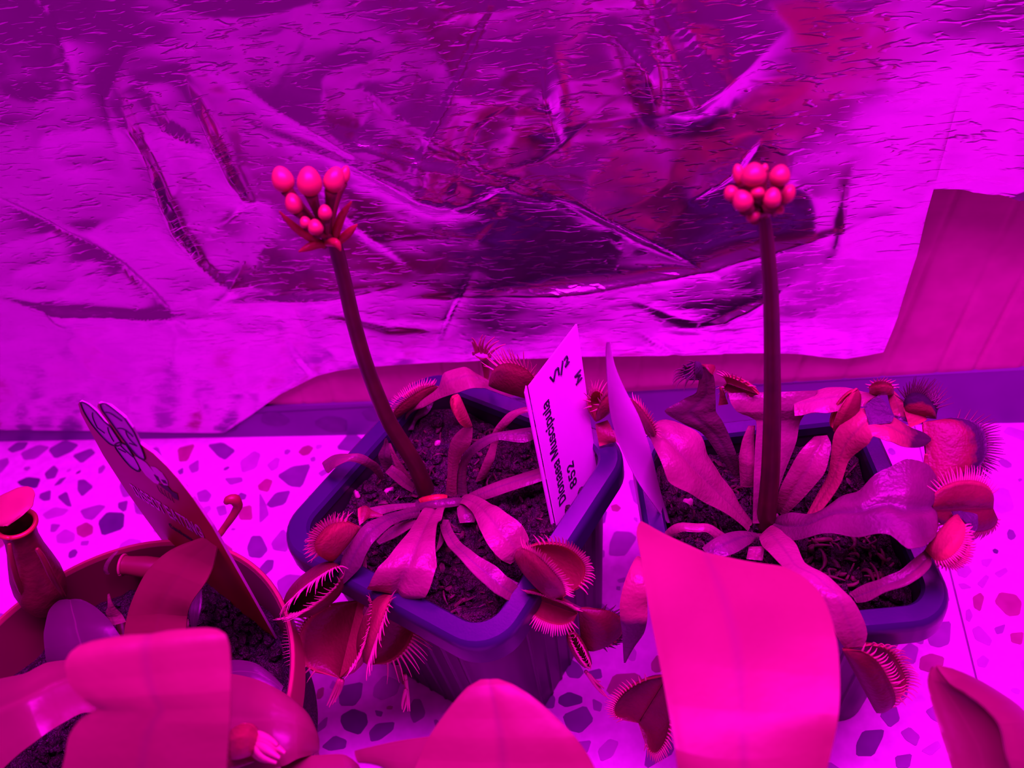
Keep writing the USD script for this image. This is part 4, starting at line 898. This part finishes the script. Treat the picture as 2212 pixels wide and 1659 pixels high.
# the short stem and the leaf stalks
S0 = np.array([RC[0] + 0.004, RC[1] - 0.008, 0.0])
obj("stem", sweep([S0 + [0, 0, ZL - 0.002], S0 + [0.001, 0, 0.075], S0 + [0.003, -0.001, 0.094]], [.0030, .0028, .0020], n=12), "stalk", pa)
for q, z, h in (((335, 1440), .080, .072), ((185, 1480), .1085, .090), ((180, 1430), .0775, .070), ((495, 1565), .1005, .085), ((492, 1462), .0855, .078), ((262, 1346), .0775, .066), ((305, 2048), .1055, .080)):
    e = at(*q, z); g = S0 + [0, 0, h]
    obj("leaf_stalk", sweep([g, (g + e) / 2 + [0, 0, -0.004], e], [.0017, .0014, .0016], n=9), "stalk", pa)
# hanging pitcher
mouth, foot = wat("I", 190, 560, .112), wat("I", 590, 1590, .070)
ax = nrm(foot - mouth); ln = np.linalg.norm(foot - mouth)
pk = np.dot(mouth - EYE, FW) / F / 5.53
prof = [(225, 0.0), (232, .02), (205, .07), (200, .16), (225, .28), (275, .42), (318, .56), (330, .68), (300, .82), (230, .92), (120, .985), (20, 1.0)]
pb = obj("pitcher", loft(lathe([(r * pk * .93, h * ln) for r, h in prof] , 40, mouth, ax) , False, True), "pitcher_skin", pa)
obj("inside", loft(lathe([(r * pk * .90, h * ln) for r, h in prof[::-1]], 40, mouth, ax), True, False), "pitcher_skin", pb)
A = nrm(np.cross(ax, [1, 0, 0])); B = np.cross(ax, A)
a_ = np.linspace(0, 2 * np.pi, 41)[:-1]
lip = [mouth + 228 * pk * .93 * (math.cos(t) * A + math.sin(t) * B) for t in np.r_[a_, a_[:1]]]
obj("lip", sweep(lip, .00075, n=7, sub=1), "pitcher_lip", pb)
mesh, uv = ribbon("I", [(90, 590, 40, 585, .1175), (290, 445, -80, 590, .1180), (395, 330, -70, 440, .1185), (415, 225, -50, 270, .1190), (385, 140, 130, 180, .1190), (320, 120, 250, 132, .1188)], cup=.06, th=.0008)
obj("lid", mesh, "pitcher_lid_leaf", pb, True, uv)
for ca, cb, cc in (((110, 800, .112), (190, 1200, .098), (400, 1600, .074)), ((440, 860, .112), (600, 1150, .100), (770, 1430, .080))):
    q0, q1, q2 = (wat("I", *p) for p in (ca, cb, cc))
    obj("wing", sweep([q0, q1, q2], [.0006, .0009, .0005], n=6), "pitcher_wing", pb)
# small pitcher lying on the soil
m2_, f2_ = wat("I", 1470, 1055, .0735), wat("I", 2150, 1110, .0700)
ax2 = nrm(f2_ - m2_); l2 = np.linalg.norm(f2_ - m2_)
k2_ = np.dot(m2_ - EYE, FW) / F / 5.53
sp = obj("pitcher", loft(lathe([(118 * k2_, 0), (112 * k2_, .1 * l2), (130 * k2_, .4 * l2), (120 * k2_, .75 * l2), (40 * k2_, l2)], 28, m2_, ax2), False, True), "pitcher_small", pa)
obj("inside", loft(lathe([(40 * k2_, .9 * l2), (110 * k2_, .5 * l2), (106 * k2_, .1 * l2), (113 * k2_, 0)], 28, m2_, ax2), True, False), "pitcher_skin", sp)
A = nrm(np.cross(ax2, [0, 0, 1])); B = np.cross(ax2, A)
obj("lip", sweep([m2_ + 120 * k2_ * (math.cos(t) * A + math.sin(t) * B) for t in np.r_[a_, a_[:1]]], .00050, n=7, sub=1), "cilia_pale", sp)
mesh, uv = ribbon("I", [(1410, 880, 1420, 895, .078), (1300, 980, 1330, 1000, .077), (1245, 1090, 1290, 1120, .0745), (1250, 1130, 1310, 1160, .073)], cup=.2)
obj("lid", mesh, "flytrap_leaf", sp, True, uv)
# a young flytrap seedling with finger-like teeth
sd = thing("venus_flytrap", "small flytrap seedling with finger-like teeth at the bottom edge of the round pot", "venus flytrap")
ls = leaf(sd, "L", [(300, 1300, 420, 1300, .100), (420, 1180, 560, 1240, .106), (560, 1110, 720, 1180, .108), (700, 1040, 760, 1090, .109)], "trap_red", cup=.1)
trap(ls, "L", (440, 1080, .109), (770, 1010, .110), (585, 790, .122), (600, 830, .118), ("trap_pink", "trap_pink"), n=0, bulge=.35,
     extra=strands("L", [[(750, 950, .114), (900, 1000, .116), (1040, 1090, .116)], [(760, 990, .114), (860, 1060, .116), (985, 1140, .116)], [(765, 1020, .114), (800, 1110, .115), (950, 1190, .115)], [(740, 1040, .113), (780, 1120, .114), (870, 1180, .114)], [(740, 930, .114), (860, 950, .116), (960, 1010, .117)]], .0011), lean=0)
# foreground pitcher plant
pc = thing("pitcher_plant", "pitcher plant in the foreground whose broad leaves rise past the lower edge", "pitcher plant")
leaf(pc, "o", [(1385, 1126, 1690, 1224, .128, .006, 1522, 1191), (1375, 1150, 1742, 1252, .130, .006, 1540, 1232), (1385, 1210, 1777, 1290, .132, .006, 1562, 1290), (1402, 1315, 1807, 1380, .134, .006, 1585, 1370), (1424, 1427, 1814, 1466, .135, .004, 1597, 1450), (1442, 1525, 1811, 1545, .135, .002, 1603, 1540), (1458, 1616, 1798, 1610, .133, 0, 1606, 1640), (1468, 1690, 1775, 1700, .129, 0, 1610, 1730), (1500, 1850, 1720, 1850, .118, 0, 1620, 1880), (1530, 2100, 1640, 2100, .095)], "pitcher_leaf", crease=.012, nx=19, th=.0009)
leaf(pc, "o", [(1036, 1470, 1080, 1469, .128), (1012, 1484, 1105, 1478, .128), (985, 1512, 1150, 1505, .127), (955, 1550, 1200, 1548, .125), (928, 1590, 1245, 1595, .123), (905, 1640, 1278, 1645, .120), (885, 1700, 1300, 1700, .117), (900, 1850, 1300, 1850, .105), (1000, 2100, 1300, 2100, .085)], "pitcher_leaf", cup=.05, crease=.02, nx=17, th=.0009)
leaf(pc, "o", [(1010, 1584, 1030, 1740, .116), (925, 1592, 940, 1720, .113), (850, 1603, 872, 1690, .110), (800, 1614, 822, 1655, .108), (767, 1622, 775, 1648, .106)], "pitcher_leaf_old", cup=.10, th=.0009)
leaf(pc, "o", [(600, 1640, 640, 1700, .098), (680, 1632, 700, 1700, .100), (740, 1630, 760, 1700, .100), (772, 1650, 790, 1700, .099)], "pitcher_leaf_old", cup=.1)
leaf(pc, "o", [(2013, 1440, 2026, 1440, .112), (2004, 1470, 2050, 1476, .112, .004), (2010, 1507, 2086, 1498, .112, .006), (2030, 1578, 2128, 1530, .112, .008), (2050, 1640, 2158, 1565, .112, .010), (2064, 1700, 2176, 1640, .112, .010), (2080, 1850, 2190, 1800, .108), (2090, 2050, 2180, 2050, .095)], "pitcher_leaf_old", cup=-.12, th=.0009)
leaf(pc, "o", [(2022, 1438, 2034, 1441, .113), (2050, 1476, 2098, 1464, .113, -.004), (2086, 1498, 2155, 1497, .114, -.008), (2128, 1530, 2205, 1534, .114, -.012), (2158, 1565, 2245, 1580, .115, -.014), (2176, 1640, 2280, 1660, .114, -.014), (2190, 1800, 2310, 1800, .108), (2180, 2050, 2280, 2050, .095)], "pitcher_leaf_old", cup=.08, th=.0009)
obj("stem", sweep([(RC2[0], RC2[1], 0.055), (RC2[0], RC2[1], 0.09), (RC2[0] + .004, RC2[1] + .006, 0.118)], [.003, .003, .002], n=10), "stalk", pc)

for q, z, h in (((1585, 2098), .0952, .108), ((1150, 2098), .0852, .085), ((2130, 2048), .0952, .100), ((2230, 2048), .0952, .104), ((1015, 1660), .1160, .092), ((620, 1670), .0980, .080)):
    e = at(*q, z); g = np.array([RC2[0], RC2[1], h])
    obj("leaf_stalk", sweep([g, (g + e) / 2 + [0, 0, -0.005], e], [.0020, .0016, .0018], n=9), "stalk", pc)

# ---------------------------------------------------------------- tags
def sheet(poly3, th, n):
    """A flat sheet of outline poly3 (points in space, all in one plane) with thickness th along n."""
    from shapely.geometry import Polygon
    p = np.asarray(poly3); o = p[0]; X = nrm(p[1] - p[0]); Y = nrm(np.cross(n, X))
    q = np.c_[(p - o) @ X, (p - o) @ Y]
    m = trimesh.creation.extrude_polygon(Polygon(q), th, engine="earcut")
    v = np.array(m.vertices)
    return o + v[:, :1] * X + v[:, 1:2] * Y + (v[:, 2:] - th / 2) * n, np.array(m.faces), (o, X, Y)
def plane_frame(foot0, foot1):
    X = nrm(np.r_[(foot1 - foot0)[:2], 0]); n = np.array([X[1], -X[0], 0.0])
    if np.dot(EYE - foot0, n) < 0:
        n = -n
    return X, n
# printed tag: a tall rectangle standing against the right wall of the middle pot
C0, D0_ = at(1202, 1134, Z1 + .0015), at(1288, 1011, Z1 + .0015)
TX, TN = plane_frame(C0, D0_)
TN = nrm(TN * math.cos(math.radians(13)) + np.array([0, 0, math.sin(math.radians(13))]))   # it leans back against the rim
def tagpt(px, py):
    return on_plane(px, py, C0, TN)
Aq, Bq = tagpt(1245, 700), tagpt(1142, 834)
pt = thing("plant_tag", "white plastic plant tag printed with a plant name, in the middle pot", "plant tag")
v, f, _ = sheet([C0 + (C0 - Bq) * .25, D0_ + (D0_ - Aq) * .25, D0_, Aq, Bq, C0], .0006, TN)
obj("blade", (v, f), "white_plastic", pt, False)
v, f, _ = sheet([tagpt(1197, 1138) - TN * .0009, C0 - TN * .0009, Bq - TN * .0009 , tagpt(1139, 850) - TN * .0009], .0005, TN)
obj("backing_strip", (v, f), "white_plastic", pt, False)
def lettering(parent, text, height, p0, along, n, mat="ink", bold=False, slant=0.0, sx=1.0, name="lettering", up=None):
    """Raised print: starts at p0, runs along a direction, tops to its left seen from n."""
    m = meshkit.text_mesh(text, height, 0.00008, bold)
    v = np.array(m.vertices); X = nrm(along); Y = np.cross(n, X) if up is None else nrm(up)
    v[:, 0] = v[:, 0] * sx + slant * v[:, 1]
    return obj(name, (p0 + v[:, :1] * X + v[:, 1:2] * Y + v[:, 2:] * n, np.array(m.faces)), mat, parent, False)
t0, t1 = tagpt(*w2p("c2", 1826, 1158)), tagpt(*w2p("c2", 1722, 560))
w_ = meshkit.text_mesh("Dionaea Muscipula", 0.003).bounds[1][0]
hN = 0.0036
TUP = tagpt(w2p("c2", 1826, 1158)[0] - 14, w2p("c2", 1826, 1158)[1] + 18) - t0
lettering(pt, "Dionaea Muscipula", hN, t0 + TN * .00035, t1 - t0, TN, bold=True, up=TUP, sx=np.linalg.norm(t1 - t0) / (w_ * hN / .003))
t2, t3 = tagpt(*w2p("c2", 1892, 1062)), tagpt(*w2p("c2", 1868, 925))
w_ = meshkit.text_mesh("852", 0.003).bounds[1][0]
lettering(pt, "852", hN, t2 + TN * .00035, t3 - t2, TN, bold=True, up=TUP, sx=np.linalg.norm(t3 - t2) / (w_ * hN / .003))
def pen(parent, lines, name="handwriting"):
    P = [[tagpt(1160 + x / 8.654, 740 + y / 8.654) + TN * .00042 for x, y in ln] for ln in lines]
    obj(name, join([sweep([p, q], .00030, n=6, sub=1) for ln in P for p, q in zip(ln, ln[1:])]), "ink", parent)
pen(pt, [[(222, 640), (288, 720), (322, 520), (375, 465), (390, 600)], [(428, 605), (460, 335)], [(485, 322), (535, 250), (550, 295), (535, 370), (508, 450), (580, 355)], [(708, 785), (818, 655)], [(735, 735), (755, 660), (792, 600)], [(790, 603), (685, 638), (795, 508)]])
# blank tag, seen nearly edge-on, by the left rim of the right pot
E0 = at(1447, 1131, Z2 - .001)
ex, en = nrm(np.r_[(at(1391, 1120, H2) - at(1365, 1016, H2))[:2], 0]), None
en = np.array([ex[1], -ex[0], 0.0]); en = en if np.dot(EYE - E0, en) > 0 else -en
bt = thing("plant_tag", "blank white plastic plant tag seen almost edge-on between the two square pots", "plant tag")
rows = []
def tz(px, py):
    return float(on_plane(px, py, E0, np.array([0.0, 1.0, 0.0]))[2])
for l, r in (((1311, 739), (1313, 737)), ((1309, 770), (1325, 786)), ((1312, 830), (1350, 842)), ((1317, 885), (1381, 902)), ((1331, 941), (1402, 962)), ((1372, 1031), (1421, 1040)), ((1408, 1085), (1434, 1088)), ((1442, 1130), (1448, 1132))):
    z = 0.5 * (tz(*l) + tz(*r))
    rows.append((*l, *r, z, -0.010))
mesh, uv = ribbon("o", rows, th=.0006, cup=.03)
obj("blade", mesh, "white_plastic", bt, True)
# red picture tag with a printed fly
G0, G1 = at(447, 1255, ZL), at(597, 1381, ZL)
GX, GN = plane_frame(G0, G1)
def gpt(px, py, off=0.0):
    return on_plane(px, py, G0 + GN * off, GN)
rt_ = thing("plant_tag", "red printed plant tag with a fly's white wings on top, in the round pot", "plant tag")
out = [("N", 60, 105), ("N", 75, 78), ("N", 160, 120), ("N", 240, 185), ("N", 330, 290), ("N", 412, 345), ("N", 350, 260), ("N", 268, 130), ("N", 280, 95), ("N", 390, 125), ("N", 560, 260), ("N", 640, 370), ("N", 720, 530),
       ("N", 880, 640), ("N", 1010, 765), ("N", 1130, 900), ("N", 1300, 1120), ("N", 1508, 1430), ("J", 815, 480), ("J", 1100, 985), ("J", 1375, 1480)]
poly = [gpt(*w2p(*p)) for p in out] + [G1 - [0, 0, .004], G0 - [0, 0, .004]] + [gpt(*w2p("N", x, y)) for x, y in ((960, 1580), (770, 1320), (560, 1020), (330, 660), (190, 400), (90, 210))]
v, f, _ = sheet(poly, .0007, GN)
obj("blade", (v, f), "label_edge", rt_, False)
v, f, _ = sheet([q + GN * .00039 for q in poly], .00006, GN)
obj("print_face", (v, f), "red_print", rt_, False)
def patch(name, win, pts, mat, off, parent=rt_, th=.00006):
    v, f, _ = sheet([gpt(*w2p(win, x, y), off) for x, y in pts], th, GN)
    return obj(name, (v, f), mat, parent, False)
def inkline(win, lines, r, off=.00058, mat="ink", name="print_line"):
    obj(name, join([sweep([gpt(*w2p(win, x, y), off) for x, y in ln], r, n=5, sub=3) for ln in lines]), mat, rt_)
w1 = [(72, 110), (85, 95), (160, 130), (240, 200), (330, 305), (400, 365), (470, 470), (510, 530), (440, 570), (380, 540), (280, 440), (190, 330), (120, 220)]
w2 = [(285, 115), (390, 140), (550, 270), (630, 385), (690, 500), (740, 610), (765, 720), (700, 690), (600, 580), (500, 450), (400, 310), (320, 200)]
b1 = [(440, 560), (500, 535), (570, 560), (640, 670), (710, 800), (690, 845), (620, 800), (530, 700), (470, 620)]
patch("wing_print", "N", w1, "label_violet", .00048); patch("wing_print", "N", w2, "label_violet", .00048); patch("body_print", "N", b1, "label_violet", .00048)
e1 = [(650, 680), (690, 690), (780, 750), (870, 860), (925, 960), (915, 985), (870, 970), (780, 890), (690, 770)]
e2 = [(830, 790), (880, 800), (960, 870), (1015, 950), (1020, 1000), (980, 1000), (930, 940), (870, 860)]
patch("eye_print", "N", e1, "label_white", .00054); patch("eye_print", "N", e2, "label_white", .00054)
inkline("N", [w1 + w1[:1], w2 + w2[:1], b1 + b1[:1]], .00022)
inkline("N", [[(200, 210), (205, 270), (250, 370), (330, 430)], [(365, 370), (385, 440), (430, 520)], [(340, 205), (420, 230), (520, 300)], [(470, 380), (560, 400), (640, 470)], [(560, 400), (590, 480), (680, 570)], [(600, 540), (680, 570)], [(500, 560), (560, 620), (640, 690)], [(480, 600), (560, 640)]], .00014, name="vein_print")
patch("pupil_print", "N", [(865, 880), (910, 905), (935, 965), (900, 940)], "ink", .00062); patch("pupil_print", "N", [(945, 935), (990, 945), (1010, 985), (970, 970)], "ink", .00062)
patch("proboscis_print", "N", [(920, 985), (1010, 1000), (1060, 1060), (1120, 1090), (1135, 1160), (1090, 1140), (1040, 1080), (960, 1020)], "ink", .00056)
inkline("N", [[(900 + 40 * k, 1000 + 26 * k), (930 + 36 * k, 1060 + 26 * k), (960 + 32 * k, 1090 + 24 * k)] for k in range(5)], .00008, name="leg_print")
g0, g1 = gpt(*w2p("N", 690, 1095)), gpt(*w2p("N", 1440, 1570))
gu = gpt(*(np.array(w2p("N", 690, 1095)) + (-15, -26))) - g0
TXT = "INSECT EATING"
w_ = meshkit.text_mesh(TXT, .003).bounds[1][0]
hh = np.linalg.norm(gu)
lettering(rt_, TXT, hh, g0 + GN * .00052, g1 - g0, GN, mat="label_white", sx=np.linalg.norm(g1 - g0) / (w_ * hh / .003), up=gu, bold=True)
g2, g3 = gpt(*w2p("N", 1060, 1440)), gpt(*w2p("N", 1310, 1600))
w_ = meshkit.text_mesh("Carnivore", .003).bounds[1][0]
lettering(rt_, "Carnivore", hh * .42, g2 + GN * .00052, g3 - g2, GN, sx=np.linalg.norm(g3 - g2) / (w_ * hh * .42 / .003), up=gu, bold=True)
